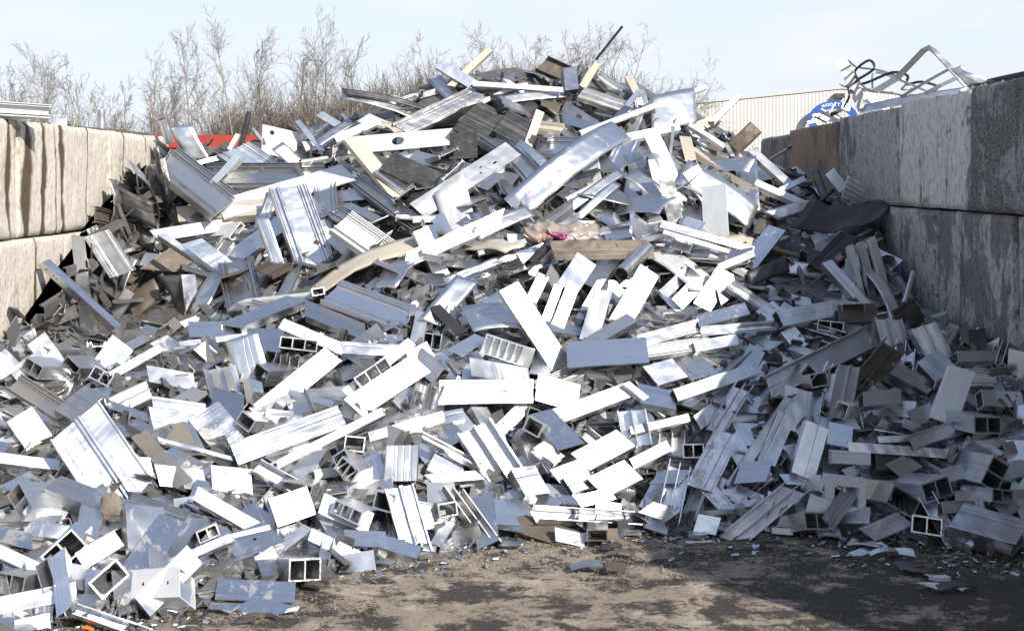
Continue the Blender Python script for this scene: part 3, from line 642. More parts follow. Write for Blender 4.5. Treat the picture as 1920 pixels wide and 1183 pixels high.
exec_table = """
# ---- upper heap
rail dull 333 275 449 363 279 308 .06 e L.12 | grey ribbed rail panel slanting down beside the left wall's far end | the slanting grey rail panel
rail dull 385 306 606 304 390 352 .05 e | long grey ribbed panel lying level left of the black boards | the level grey ribbed panel
plate white 400 378 640 308 420 410 .03 e L.10 | long white sheet rising to the right under the level grey panel |
box cream 330 388 500 372 335 416 .07 e L.11 | cream and orange tinted beam lying level near the left wall | the cream orange beam
plate white 280 432 470 402 300 452 .03 w L.1 | pointed white plate just below the cream orange beam |
rail alu 300 452 470 436 304 466 .05 e |
rail alu 575 343 640 520 505 350 .07 w L.13 | tall grey ribbed panel standing nearly upright left of centre | the upright ribbed panel
rail dull 640 298 795 412 615 312 .06 e L.09 |
rail white 660 395 765 468 618 430 .06 w L.1 | broad pale ribbed panel leaning right of the upright ribbed panel | the broad pale ribbed panel
rail dull 592 360 660 400 576 376 .05 e |
rail white 770 470 952 388 755 506 .07 g L.12 | big dazzling white ribbed beam rising to the right in mid heap | the dazzling ribbed beam
sheet stain 945 372 1147 227 985 410 .01 w L.16 b.10 | broad curved white sheet arching below the peak of the heap | the broad curved white sheet
chan alu 768 382 948 267 798 408 .09 w L.13 h.16:.35:.012:.008,.22:.62:.012:.007,.62:.35:.014:.008,.66:.6:.014:.008,.78:.4:.022:.008 | long silver channel pierced with small slots left of the curved sheet | the slotted silver channel
plate black 897 189 973 226 848 242 .02 w L.12 | large black board tilted under the heap's peak | the large black board
plate black 843 250 895 247 843 299 .02 c L.14 | square black board below the large black board |
plate black 955 205 1005 233 925 245 .02 w L.10 | dusty black board with worn brown corner right of the larger board |
box black 738 285 843 331 713 314 .05 w L.12 | black slab slanting below the white panel with oval hole | the slanting black slab
chan white 655 257 855 240 652 289 .05 v L.16 h.46:.52:.05:.032 | white panel with an oval hole lying left of the black boards | the white panel with oval hole
box cream 645 262 760 402 672 255 .05 w L.18 | long cream timber-like strip running down past the black slab | the long cream strip
rail dull 735 232 880 163 775 250 .05 w L.12 |
sheet dark 642 166 805 200 645 176 .01 w L.12 b.04 |
sheet dull 642 172 778 211 644 186 .01 w L.10 b.05 | thin curled grey strip poking out left of the peak |
box cream 838 160 911 91 852 163 .05 c L.10 | pale square post sticking up left at the heap's peak | the pale post at the peak
chan alu 829 112 917 165 816 127 .05 c L.05 |
hbeam brown 1028 105 1072 124 1004 128 .08 c L.12 | brown H-section offcut perched on top of the heap | the brown offcut on the peak
box alu 1056 128 1060 170 1081 125 .08 w L.22 | blue-grey box tube standing on end at the heap's peak |
box cream 1086 160 1113 115 1098 167 .05 c L.12 | short cream post leaning right at the heap's peak | the short cream post
box white 886 152 1056 164 886 161 .03 c L.15 | slim white bar lying level across the heap's peak | the level white bar
rail dull 1090 172 1182 203 1083 182 .05 w L.12 |
rail alu 1096 164 1190 196 1090 172 .05 w L.10 |
box cream 1172 145 1190 180 1185 141 .05 c L.10 |
sheet alu 1220 182 1302 165 1222 250 .01 w L.06 b.04 | wide blue-white sheet on the heap's right shoulder | the blue-white sheet
chan white 1167 252 1273 230 1170 266 .05 w L.12 |
chan white 1206 253 1264 400 1236 250 .01 w L.12 b.04 | tall white sheet sliding down the heap's right shoulder | the tall white sheet
box white 1282 325 1322 388 1309 309 .06 g L.14 | white box tube below the blue-white sheet |
plate white 1315 350 1320 470 1361 345 .02 l L.1 | upright white plate right of the tall white sheet | the upright white plate
sheet alu 1290 300 1424 386 1268 342 .01 w L.08 b.06 |
box alu 1403 284 1500 372 1416 277 .05 w L.12 | straight silver bar slanting down from the dark tilted plate | the straight slanting bar
box dull 1320 238 1382 175 1331 242 .05 c L.10 | grey box bar sticking up right of the blue-white sheet |
sheet brown 1363 270 1407 228 1385 291 .01 v L.14 b.05 | small dark tilted plate on the heap's right shoulder | the dark tilted plate
box alu 1294 228 1360 270 1291 236 .04 w L.10 |
chan white 1420 336 1523 382 1414 346 .05 w L.10 |
angle alu 1460 352 1507 329 1466 361 .03 w L.10 |
sheet dark 1485 425 1656 408 1545 372 .01 u L.34 b-.12 c.03 | large curled dark brown sheet jammed against the right wall | the curled brown sheet
sheet stain 1400 407 1487 383 1462 414 .01 w L.12 b.04 c.02 | torn tan sheet left of the large curled brown sheet |
ribbed dull 1592 329 1632 352 1578 372 .02 v L.12 | small corrugated piece standing above the curled brown sheet |
chan alu 1547 328 1574 362 1563 315 .03 c L.10 |
plate brown 1030 452 1215 450 1042 488 .02 w L.12 | long dark brown plank lying level below the crumpled wrapper | the dark brown plank
box alu 1240 413 1415 463 1237 425 .05 w L.12 | long silver bar sloping right above the shaded offcuts | the long sloping bar
angle dull 1245 430 1390 474 1243 438 .03 w L.08 |
box dull 1345 495 1412 468 1350 508 .04 w L.12 |
sheet dark 1400 510 1475 482 1406 538 .01 w L.10 b.03 c.01 |
rail dark 1517 495 1580 430 1558 510 .05 w L.12 | dark ribbed profile leaning below the curled brown sheet |
chan dull 1628 447 1658 568 1640 442 .04 w L.08 b.03 | thin tall channel standing along the right wall |
chan dull 1608 455 1630 560 1620 450 .04 w L.08 b.03 |
angle dull 1590 460 1612 555 1600 458 .04 w L.08 |
sheet galv 318 238 352 302 360 236 .01 v L.10 b.06 c.02 | folded grey sheet standing at the left wall's far end | the folded grey sheet
plate white 492 233 558 248 490 287 .02 v L.05 h.28:.78:.02:.02 | white panel with one small hole standing before the red container | the standing white panel
box black 445 277 462 209 453 278 .04 c L.05 | slim black post sticking up before the red container | the slim black post
box white 425 279 442 250 433 282 .03 c L.05 |
rail alu 466 265 522 302 406 290 .05 w L.08 |
chan alu 592 217 642 247 605 209 .03 c L.06 |
angle alu 553 228 600 286 562 224 .03 c L.08 |
sheet alu 590 262 655 222 600 275 .01 w L.08 b.03 |
chan white 625 255 700 222 632 268 .04 w L.08 |
box alu 80 491 216 615 70 498 .06 d L.40 h.09:.5:.008:.008,.19:.5:.006:.006,.23:.5:.006:.006,.39:.5:.008:.008,.55:.5:.008:.008 | long perforated bar leaning down against the left wall | the long perforated bar
chan stain 133 440 152 632 155 444 .05 v L.22 | grey channel post standing against the left wall | the grey channel post
rail alu 157 445 206 522 203 430 .04 v L.3 | short wide grey rail bent over at the left wall |
plate brown 258 507 316 466 332 510 .02 w L.12 | brown stained plate below the pointed white plate | the brown stained plate
angle alu 295 440 478 562 308 436 .06 w L.12 | long silver angle sloping down to the right below the white plate | the long sloping angle
plate alu 378 447 502 540 340 458 .02 w L.12 | long silver plate beside the long sloping angle |
box dull 340 515 347 578 366 515 .05 w L.12 | torn open box tube standing among brown scrap at left |
sheet dark 215 345 285 377 226 398 .01 v L.25 b.06 c.02 | dark curled sheet crumpled against the left wall | the dark curled sheet
sheet dark 245 360 300 420 232 420 .01 c L.06 b.06 c.03 |
sheet stain 476 405 516 522 503 405 .01 c L.12 b.03 | tapering tan sheet left of the upright ribbed panel |
sheet dull 215 555 245 480 228 560 .01 c L.1 b.08 |
sheet brown 235 560 290 520 250 600 .01 c L.06 b.05 c.02 |
sheet dark 300 520 335 590 345 515 .01 v L.06 b.05 c.02 |
chan dull 205 590 235 540 222 600 .03 c L.1 |
plate dark 700 290 750 300 690 330 .02 w L.05 |
sheet dull 880 430 985 385 900 450 .01 w L.07 b.04 |
box dull 895 470 985 448 898 478 .03 w L.06 |
sheet stain 830 520 1005 462 838 532 .01 w L.05 b.05 c.02 |
sheet dull 1165 330 1260 410 1195 318 .01 w L.1 b.06 | grey bent sheet beneath the broad curved sheet's right end |
sheet white 1040 400 1160 315 1055 412 .01 w L.06 b.04 |
sheet alu 1075 405 1150 340 1090 412 .01 w L.09 b.03 |
plate white 1215 300 1235 390 1240 296 .02 w L.1 |
sheet white 940 180 1060 168 942 195 .01 w L.05 b.02 |
# ---- apron of clean offcuts, left
box alu 211 627 250 657 177 674 .08 g | square bright box tube offcut right of the long perforated bar's foot | the square bright box tube
chan alu 84 622 155 721 52 647 .07 w L.1 | wide silver channel offcut lying by the left wall foot | the wide silver channel
plate white 160 722 297 645 172 734 .02 g L.12 | narrow white strip lying across the offcuts below the square bright box tube |
plate stain 314 628 358 657 281 644 .02 w L.08 |
box dull 362 655 385 640 390 680 .06 r L.08 |
chan alu 274 684 362 700 280 716 .06 w |
sheet alu 483 620 511 720 422 640 .01 c L.12 b.05 | large bowed silver sheet standing left of the dazzling plates | the large bowed silver sheet
plate white 467 765 609 652 500 790 .02 G L.12 | big dazzling white plate lying diagonally left of centre | the big dazzling plate
box alu 412 606 538 555 452 614 .06 u L.1 | long blue-grey box tube rising right at the top of the apron | the long blue box tube
plate alu 352 603 436 602 355 632 .02 u L.07 |
plate alu 335 640 480 622 338 650 .02 w L.09 |
plate alu 463 615 531 617 465 662 .02 u L.07 |
plate white 533 597 682 660 522 615 .02 g L.12 | long white plate sloping down right of the long blue box tube |
rail alu 40 700 132 757 3 730 .05 u |
midrib alu 185 748 297 912 94 824 .06 w L.15 | very wide bright profile with a centre rib lying at lower left | the very wide bright profile
box alu 159 722 196 742 101 768 .10 u L.16 | blue-grey box tube resting above the very wide bright profile |
fins dull 277 712 203 745 290 745 .06 w L.1 |
plate alu 400 725 458 740 395 772 .02 u L.1 |
plate alu 284 742 385 757 288 766 .02 w L.1 |
angle alu 278 762 362 776 290 812 .05 w L.06 |
box mud 410 752 464 816 352 786 .07 w L.1 |
box alu 430 832 632 760 447 872 .07 w L.13 | long bright box beam lying across the lower left apron | the long bright box beam
rail dull 500 872 715 764 508 886 .05 w L.08 |
plate white 645 748 772 665 681 781 .02 G L.13 | dazzling white plate just right of the big dazzling plate | the second dazzling plate
plate alu 640 731 765 633 655 746 .02 w L.09 |
plate white 12 790 60 762 50 845 .02 g L.1 | square pale plate at left edge beside the very wide profile |
chan alu 20 690 75 655 30 720 .05 w |
box dull 60 745 20 700 75 735 .06 w L.02 |
fins alu 380 690 400 770 430 680 .05 l L.04 |
box dull 300 800 330 860 345 790 .06 l |
angle dull 245 820 330 915 300 835 .07 l L.1 |
chan alu 295 818 435 855 297 826 .03 w L.1 |
plate alu 290 870 380 880 300 910 .02 g L.06 |
box alu 395 870 470 880 398 915 .06 w L.06 |
trough alu 490 860 580 910 470 880 .05 w L.09 |
box alu 0 848 112 862 0 868 .07 w L.1 | silver box bar entering from the left edge above a double tube |
box alu 115 892 297 957 82 916 .08 u L.13 | long blue-grey box bar carrying a clay clod at lower left | the blue bar with clay clod
rail alu 245 920 393 972 240 940 .05 u L.10 |
plate white 213 993 140 1037 233 1022 .03 G L.12 | small brilliant white plate at lower left below the blue bar |
plate mud 300 962 222 1070 352 980 .02 u L.12 | blue plate half smeared with dry mud at lower left | the muddy blue plate
box mud 240 1078 430 1000 250 1092 .04 w L.13 | long muddy bar lying below the muddy blue plate |
plate alu 430 1002 505 984 432 1010 .02 w L.12 |
box white 503 935 575 911 521 988 .07 G L.13 | brilliant white box tube offcut near the bottom centre left | the brilliant white box tube
chan alu 372 912 490 980 362 936 .05 w L.1 |
box alu 0 1020 178 1102 0 1047 .05 w L.12 | long silver bar at bottom left corner sloping right |
box alu 0 1118 142 1090 0 1152 .07 w L.13 | silver box bar lying level in the bottom left corner | the bottom left box bar
trough mud 145 1130 290 1180 135 1150 .05 w L.08 | muddy open channel at the bottom left edge of the heap |
plate mud 408 1085 555 1090 403 1124 .02 u L.08 | mud and white streaked plate at the foot of the heap, bottom left | the mud streaked plate
plate stain 437 1140 477 1118 515 1158 .02 u L.06 |
plate alu 608 925 700 962 596 962 .02 w L.1 |
chan alu 585 990 690 1040 578 1012 .04 w L.07 |
plate mud 640 1040 700 1030 645 1076 .02 c L.06 |
plate alu 645 992 723 996 648 1022 .02 u L.08 |
box alu 640 935 702 962 628 965 .07 w L.06 |
box dull 690 830 712 790 730 845 .06 l L.05 |
fins dull 300 880 250 850 320 850 .05 w L.02 |
box stain 60 975 132 985 40 1000 .07 w L.06 |
chan alu 55 940 128 960 40 965 .05 w L.04 |
plate stain 0 985 60 1000 0 1015 .02 u L.06 |
# ---- centre
sheet alu 785 598 856 515 830 612 .01 w L.12 b.03 | tilted silver sheet above the ladder-like cell block |
sheet alu 863 576 957 569 888 622 .01 u L.12 b.06 | bowed blue-silver sheet left of the brilliant leaning bar | the bowed blue sheet
box white 971 528 1073 682 937 546 .05 G L.20 | brilliant white bar leaning steeply in the middle of the heap | the brilliant leaning bar
cells alu 913 626 1004 656 900 661 .07 v L.16 | ladder-like block of five open cells in mid apron | the ladder-like cell block
plate alu 1062 641 1211 632 1064 689 .02 u L.15 | wide blue-grey plate right of the brilliant leaning bar's foot | the wide blue-grey plate
plate alu 1083 473 1045 530 1118 497 .02 c L.12 | tilted silver plate topmost of the upright fan | the upright fan of plates
box alu 1040 532 1013 604 1056 536 .05 g L.12 |
box white 1066 526 1033 610 1087 538 .05 g L.13 |
box alu 1113 544 1086 636 1149 544 .05 c L.14 | bluish topped box tube standing in the fan of plates |
plate alu 1201 495 1140 602 1236 518 .02 c L.15 | long silver plate leaning at the right of the upright fan | the long leaning silver plate
plate white 1120 525 1075 602 1150 500 .02 g L.09 |
plate alu 1010 510 985 560 1030 520 .02 w L.12 |
chan alu 1090 638 1175 588 1110 652 .04 u L.16 |
rail alu 1195 628 1310 597 1200 652 .05 w L.1 |
rail white 1211 647 1330 630 1213 670 .05 w L.11 | pale ribbed rail right of the wide blue-grey plate |
box mud 1205 687 1260 672 1235 722 .07 w L.12 |
plate white 825 713 1000 711 822 758 .03 g L.15 | wide dazzling white plate lying level below the cell block | the wide level dazzling plate
plate white 1010 700 1088 722 1003 750 .03 g L.11 |
chan alu 1035 767 1170 718 1055 792 .05 w L.13 | long silver channel below the wide blue-grey plate | the long mid silver channel
angle dull 1168 720 1245 782 1180 714 .04 w L.12 |
box alu 1195 718 1262 732 1200 754 .05 u L.12 |
plate alu 840 655 890 625 866 668 .02 u L.12 |
angle dark 803 577 855 628 826 572 .06 l L.12 |
rail alu 640 524 785 577 600 562 .05 u L.11 | long blue-grey ribbed panel lying below the broad pale ribbed panel | the long blue ribbed panel
chan alu 560 556 672 602 572 592 .05 u L.08 |
chan alu 640 640 760 648 642 662 .05 w L.06 |
box alu 790 650 832 690 770 680 .06 l L.06 |
chan dull 880 670 990 690 884 704 .04 c L.08 |
plate alu 700 700 760 690 690 735 .02 u L.02 |
fins dull 780 715 760 790 830 722 .06 l L.06 |
plate white 760 660 800 640 775 690 .02 g L.08 |
angle alu 690 810 830 770 694 828 .05 w L.1 |
box stain 740 790 868 765 744 812 .05 w L.08 |
fins alu 920 783 984 880 858 812 .06 g L.13 | pale finned channel running down below the wide dazzling plate | the pale finned channel
box dull 724 835 720 902 784 834 .07 c L.14 | plain grey box tube standing upright at lower centre | the plain grey upright tube
midrib mud 775 905 814 1036 722 915 .06 w L.14 | long muddy profile with centre rib reaching the ground at centre | the long muddy profile
fins dull 870 917 942 1016 832 910 .07 w L.15 | long grey finned channel running down to the ground at centre | the long grey finned channel
plate dull 800 903 803 982 852 905 .02 c L.10 |
plate alu 890 932 945 936 920 981 .02 u L.12 | small blue-grey plate right of the long grey finned channel |
plate brown 930 985 1080 1032 1010 972 .025 u L.06 | flat tan board lying on the ground at the heap's foot | the flat tan board
trough alu 1000 946 1190 958 1014 972 .07 w L.14 | long bright open channel lying level at the heap's foot | the long level open channel
box white 1040 988 1094 1000 1042 1014 .03 c L.10 | small white box lying on the flat tan board |
box brown 1115 990 1158 990 1118 1013 .05 c L.08 |
box mud 958 878 1003 872 986 930 .09 w L.13 | mud-faced box tube below the pale finned channel | the mud-faced box tube
chan dull 1100 896 1170 862 1136 932 .06 w L.12 | grey channel offcut right of the mud-faced box tube |
fins stain 1157 770 1169 836 1211 766 .06 c L.14 | upright finned channel offcut at the edge of the shadow | the upright finned offcut
chan dull 1070 850 1156 805 1106 882 .06 w L.12 |
box stain 1035 766 1096 830 988 779 .06 u L.13 | stained blue-grey box tube below the long mid silver channel |
plate white 1118 935 1166 945 1117 953 .02 G L.14 | small dazzling scrap of plate above the long level open channel |
rail dull 792 808 905 866 794 822 .05 w L.10 |
chan alu 795 890 890 882 814 906 .05 w L.12 |
box alu 815 850 870 880 800 880 .06 w L.05 |
plate alu 1030 880 1085 860 1050 905 .02 w L.11 |
box alu 1055 895 1100 880 1075 925 .05 w L.1 |
plate alu 1075 930 1140 915 1090 950 .02 g L.10 |
plate stain 1080 930 1040 925 1085 945 .02 u L.1 |
plate stain 1210 912 1238 886 1272 906 .02 u L.12 | tan cardboard-like plate at the shadow's edge near the ground |
angle mud 1197 960 1225 940 1250 977 .05 w L.10 |
box dull 1000 840 1040 870 1020 825 .05 w L.08 |
chan alu 895 810 940 790 905 850 .04 w L.04 |
trough dull 1105 800 1165 850 1090 820 .05 w L.06 |
box mud 1180 860 1250 825 1190 880 .05 w L.09 |
chan dull 1180 800 1290 775 1184 815 .05 w L.09 |
# ---- right, towards and in the shade
plate white 1300 568 1345 500 1332 584 .02 g L.12 | dazzling white plate at the shadow's edge, right of the fan | the dazzling plate at shadow's edge
plate white 1345 542 1376 520 1352 572 .02 g L.12 |
rail alu 1375 525 1455 577 1362 538 .04 w L.12 |
box stain 1303 592 1396 567 1313 614 .05 u L.12 |
rail alu 1315 612 1482 598 1318 630 .05 w L.12 |
box alu 1300 640 1380 626 1305 660 .05 w L.08 |
plate alu 1260 560 1300 520 1280 580 .02 g L.1 |
chan alu 1235 545 1285 500 1250 560 .04 w L.08 |
box alu 1455 582 1566 562 1470 611 .06 w L.13 | shaded blue box tube lying level at the shadow's upper edge | the shaded blue box tube
plate brown 1570 572 1642 568 1573 606 .02 w L.10 |
plate dark 1672 584 1713 561 1696 622 .02 v L.12 | square dark plate standing at the foot of the right wall | the square dark plate
fins alu 1640 594 1655 655 1692 597 .07 c L.12 | tall finned offcut standing shaded left of the square dark plate |
fins alu 1755 602 1797 684 1708 616 .08 c L.14 | large finned offcut standing shaded by the right wall | the large standing finned offcut
angle dark 1798 622 1813 660 1812 600 .06 l L.08 |
plate dark 1816 618 1820 660 1848 616 .02 v L.06 |
fins brown 1662 632 1592 716 1702 656 .06 w L.15 | brown tinted finned channel lying diagonally in the shade | the brown finned channel
hbeam alu 1628 608 1440 700 1643 648 .08 w L.13 | long shaded H-section beam rising to the right | the long shaded beam
box white 1783 683 1745 783 1830 698 .05 c L.16 | pale plate-like box tube standing bright in the shade at right | the pale upright tube in shade
box alu 1720 678 1760 655 1756 714 .07 u L.14 | blue square box tube below the large standing finned offcut |
box dull 1685 681 1756 719 1668 700 .08 w L.13 |
rail alu 1800 690 1902 693 1800 722 .05 c L.10 | ribbed rail end stacked at right edge of the heap | the stacked rail ends
chan alu 1795 658 1876 656 1797 678 .04 w L.08 |
midrib dull 1575 680 1556 778 1614 686 .05 w L.12 | shaded upright profile below the long shaded beam |
box dull 1618 735 1688 728 1620 762 .06 w L.12 |
fins stain 1383 712 1333 792 1414 722 .08 w L.13 | muddy finned offcut half in shadow at the shadow's edge | the muddy finned offcut
box alu 1262 730 1418 678 1272 752 .06 w L.12 | bright muddy box bar crossing into the shadow | the bar crossing into shadow
hbeam alu 1475 740 1362 905 1494 746 .05 w L.13 | long shaded beam running steeply down at right | the steep shaded beam
plate mud 1340 804 1286 908 1389 818 .02 w L.12 | mud-stained blue plate leaning at the shadow's edge | the mud-stained blue plate
tbox alu 1512 787 1484 884 1554 805 .07 c L.17 | large blue-grey triple tube standing upright in the shade | the large upright triple tube
plate alu 1460 770 1420 862 1492 782 .02 w L.10 |
box white 1560 846 1633 849 1560 869 .04 v L.13 | white plate-like tube lying level in the shade |
chan alu 1590 828 1782 842 1592 846 .03 c L.11 |
chan dull 1645 818 1738 814 1648 830 .03 c L.09 |
hbeam alu 1705 815 1802 783 1720 840 .05 w L.11 |
plate mud 1390 866 1449 862 1376 906 .02 u L.11 |
fins alu 1475 900 1357 996 1522 916 .07 w L.15 | wide shaded finned channel reaching down to the ground | the wide shaded finned channel
frame white 1550 890 1626 899 1546 962 .05 v L.14 | white frame offcut with square opening in the shade | the white frame offcut
plate cream 1625 898 1675 902 1622 934 .02 v L.13 | cream square plate right of the white frame offcut |
plate white 1520 925 1562 941 1510 960 .02 c L.14 |
box mud 1610 990 1682 960 1642 1014 .08 w L.14 | muddy box tube lying at the heap's foot in the shade | the muddy shaded box tube
box alu 1808 943 1932 976 1778 986 .10 u L.14 | big blue-grey box tube at the heap's foot, right edge | the big blue box tube
angle dull 1860 945 1890 925 1886 972 .06 w L.10 |
chan dull 1790 920 1926 917 1792 939 .05 w L.09 |
box dull 1765 940 1862 935 1768 962 .04 w L.09 |
plate mud 1310 963 1352 970 1300 996 .02 c L.10 | white and mud spotted plate at the shaded foot of the heap |
box white 1447 988 1486 991 1448 1000 .03 c L.06 |
plate mud 1590 1036 1652 1014 1604 1046 .01 u L.05 |
dbox dull 1200 680 1180 720 1240 690 .06 l L.02 |
box dull 1560 700 1540 760 1580 705 .05 l L.06 |
plate alu 1700 770 1770 745 1715 800 .02 w L.06 |
box dull 1840 730 1915 735 1845 760 .06 w L.08 |
fins dark 1850 740 1870 780 1890 738 .05 c L.05 |
plate alu 1555 790 1600 800 1550 830 .02 u L.06 |
box dull 1300 780 1340 750 1315 805 .06 w L.04 |
plate alu 1660 870 1700 850 1690 895 .02 w L.05 |
plate alu 1760 880 1800 870 1775 905 .02 w L.07 |
box dark 1640 845 1720 850 1644 880 .06 w L.04 |
chan dull 1880 830 1925 820 1885 855 .05 w L.06 |
box alu 1870 870 1920 860 1880 900 .06 u L.04 |
"""
def parse(tab):
    for ln in tab.strip().splitlines():
        ln = ln.strip()
        if not ln or ln.startswith('#'): continue
        parts = [q.strip() for q in ln.split('|')]
        tk = parts[0].split()
        kind, fin = tk[0], tk[1]; n = [float(q) for q in tk[2:9]]; nrm = tk[9]
        kw = {}
        for q in tk[10:]:
            if q[0] == 'L': kw['lift'] = float(q[1:])
            elif q[0] == 'b': kw['bend'] = float(q[1:])
            elif q[0] == 'c': kw['crump'] = float(q[1:])
            elif q[0] == 'h': kw['holes'] = [tuple(float(v) for v in s.split(':')) for s in q[1:].split(',')]
        hero(kind, fin, (n[0],n[1]), (n[2],n[3]), (n[4],n[5]), n[6], nrm,
             parts[1] or None if len(parts) > 1 else None, parts[2] or None if len(parts) > 2 else None, **kw)
parse(exec_table)

for a in [
 ('dbox','alu',38,940,66,36,40, 25,-15,.35,'double box tube at left edge showing two open square cells','the double tube at left edge'),
 ('dbox','alu',120,1033,70,44,-40, -20,-15,.3,'double box tube with open cells facing out above the bottom left box bar','the open double tube at lower left'),
 ('dbox','dull',20,1095,60,38,3, 15,-12,.3,None,None),
 ('box','stain',205,1085,62,40,-36, -25,-20,.3,'open box tube end tilted on its corner at bottom left',None),
 ('dbox','dull',572,1068,62,40,6, -28,-14,.3,'double box tube with dark open cells at the heap foot, left of centre','the double tube at the foot'),
 ('dbox','alu',645,870,50,30,55, 12,-20,.3,None,None),
 ('box','dull',665,832,38,28,8, -10,-15,.25,None,None),
 ('dbox','dull',650,880,44,28,35, 10,-10,.25,None,None),
 ('box','alu',720,940,40,34,10, 15,-15,.25,None,None),
 ('box','dull',1517,700,26,26,45, -10,-10,.3,None,None),
 ('box','dull',1536,712,36,26,-8, -12,-12,.3,None,None),
 ('dbox','alu',1852,797,54,32,2, -6,-6,.3,'double box tube with two bright-rimmed square openings, shaded right edge','the bright-rimmed double tube'),
 ('dbox','alu',1866,889,58,38,-58, -8,-8,.3,'double box tube standing on its corner in the shade at right','the double tube on its corner'),
 ('dbox','alu',1757,917,62,36,-12, -14,-12,.3,'double box tube with tilted open cells above the big blue box tube',None),
 ('box','alu',1694,940,60,38,32, -10,-10,.3,'single box tube with bright rim tilted in the shade','the tilted bright-rimmed tube'),
 ('dbox','dull',1532,976,56,32,8, -25,-22,.3,'double box tube with dark openings at the shaded foot right of the finned channel',None),
 ('dbox','dull',1738,985,54,32,4, 18,-14,.3,'double box tube with dark openings at the foot left of the big blue tube',None),
 ('dbox','dull',1300,845,40,26,-4, 14,-14,.3,None,None),
 ('box','dull',1560,920,40,26,35, -10,-14,.25,None,None),
 ('box','dull',75,660,36,24,20, 20,-10,.25,None,None),
 ('box','dull',130,690,40,30,35, 15,-10,.25,None,None),
 ('dbox','alu',190,705,40,24,30, -15,-12,.25,None,None),
 ('tbox','dull',560,645,70,22,8, -8,-14,.25,None,None),
 ('dbox','alu',810,640,36,30,6, 8,-14,.25,None,None),
 ('dbox','alu',60,690,44,26,24, 15,-10,.25,None,None),
 ('tbox','alu',700,700,70,26,-32, -10,-12,.25,None,None),
 ('box','dull',1000,800,34,28,25, 12,-14,.25,None,None),
 ('box','alu',460,790,36,26,30, 15,-14,.25,None,None),
 ('tbox','alu',650,960,60,26,20, 10,-14,.25,None,None),
 ('box','dull',1120,1003,40,22,0, 5,-4,.2,None,None),
 ('dbox','alu',390,1000,40,24,-20, -15,-14,.25,None,None),
 ('box','dull',840,955,36,26,-6, -12,-12,.25,None,None),
 ('dbox','dull',1880,930,44,26,10, -12,-12,.25,None,None),
]:
    endon(a[0], a[1], a[2], a[3], a[4], a[5], a[6], a[7], a[8], a[9], a[10], a[11])

# ---- pipes and rods given by their two ends in the photograph
def rod(fin, A, B, rpx, label=None, lm=None, lift=.12, YA=None, YB=None):
    a = surf(*A, lift) if YA is None else at(*A, YA); b = surf(*B, lift) if YB is None else at(*B, YB)
    X = (b-a); L = X.length; X.normalize()
    Z = (EYE-a) - X*((EYE-a).dot(X)); Z.normalize(); Yv = Z.cross(X)
    W = 2*rpx/F*(a.y+b.y)/2
    me = piece_mesh('pipe', L, W, W, .003)
    return place('pipe', fin, me, X, Yv, Z, a-Yv*W/2+Z*W/2, (A[0]+B[0])/2, (A[1]+B[1])/2, L*W, label, lm)
rod('white', (1085,252), (1320,165), 6, 'long white pipe lying across the heap right of its peak', 'the long white pipe', .16)
rod('dark', (1117,113), (1167,50), 2.4, 'thin dark rod pointing up above the heap', 'the thin dark rod', .15, 9.9, 9.8)
rod('black', (1499,414), (1562,357), 4, 'black rod lying across the curled brown sheet', None, .2)
rod('dark', (1530,326), (1551,384), 8, 'dark stub post standing above the curled brown sheet', None, .12)
rod('black', (992,497), (1031,457), 9, 'short black tube below the dark brown plank', None, .14)
rod('dull', (1165,514), (1214,466), 14, 'fat pale grey tube below the dark brown plank right end', 'the fat pale tube', .14)
rod('brown', (1425,460), (1500,481), 5, None, None, .1)
rod('galv', (303,224), (319,268), 8, 'stub of round pipe beside the folded grey sheet', None, .08)
rod('white', (1060,376), (1165,322), 5, None, None, .12)
rod('galv', (1695,570), (1712,512), 5, 'thin strip-like pipe leaning on the right wall', None, .04)
rod('black', (1440,300), (1482,275), 4, None, None, .03)
rod('black', (1448,318), (1510,335), 6, None, None, .05)

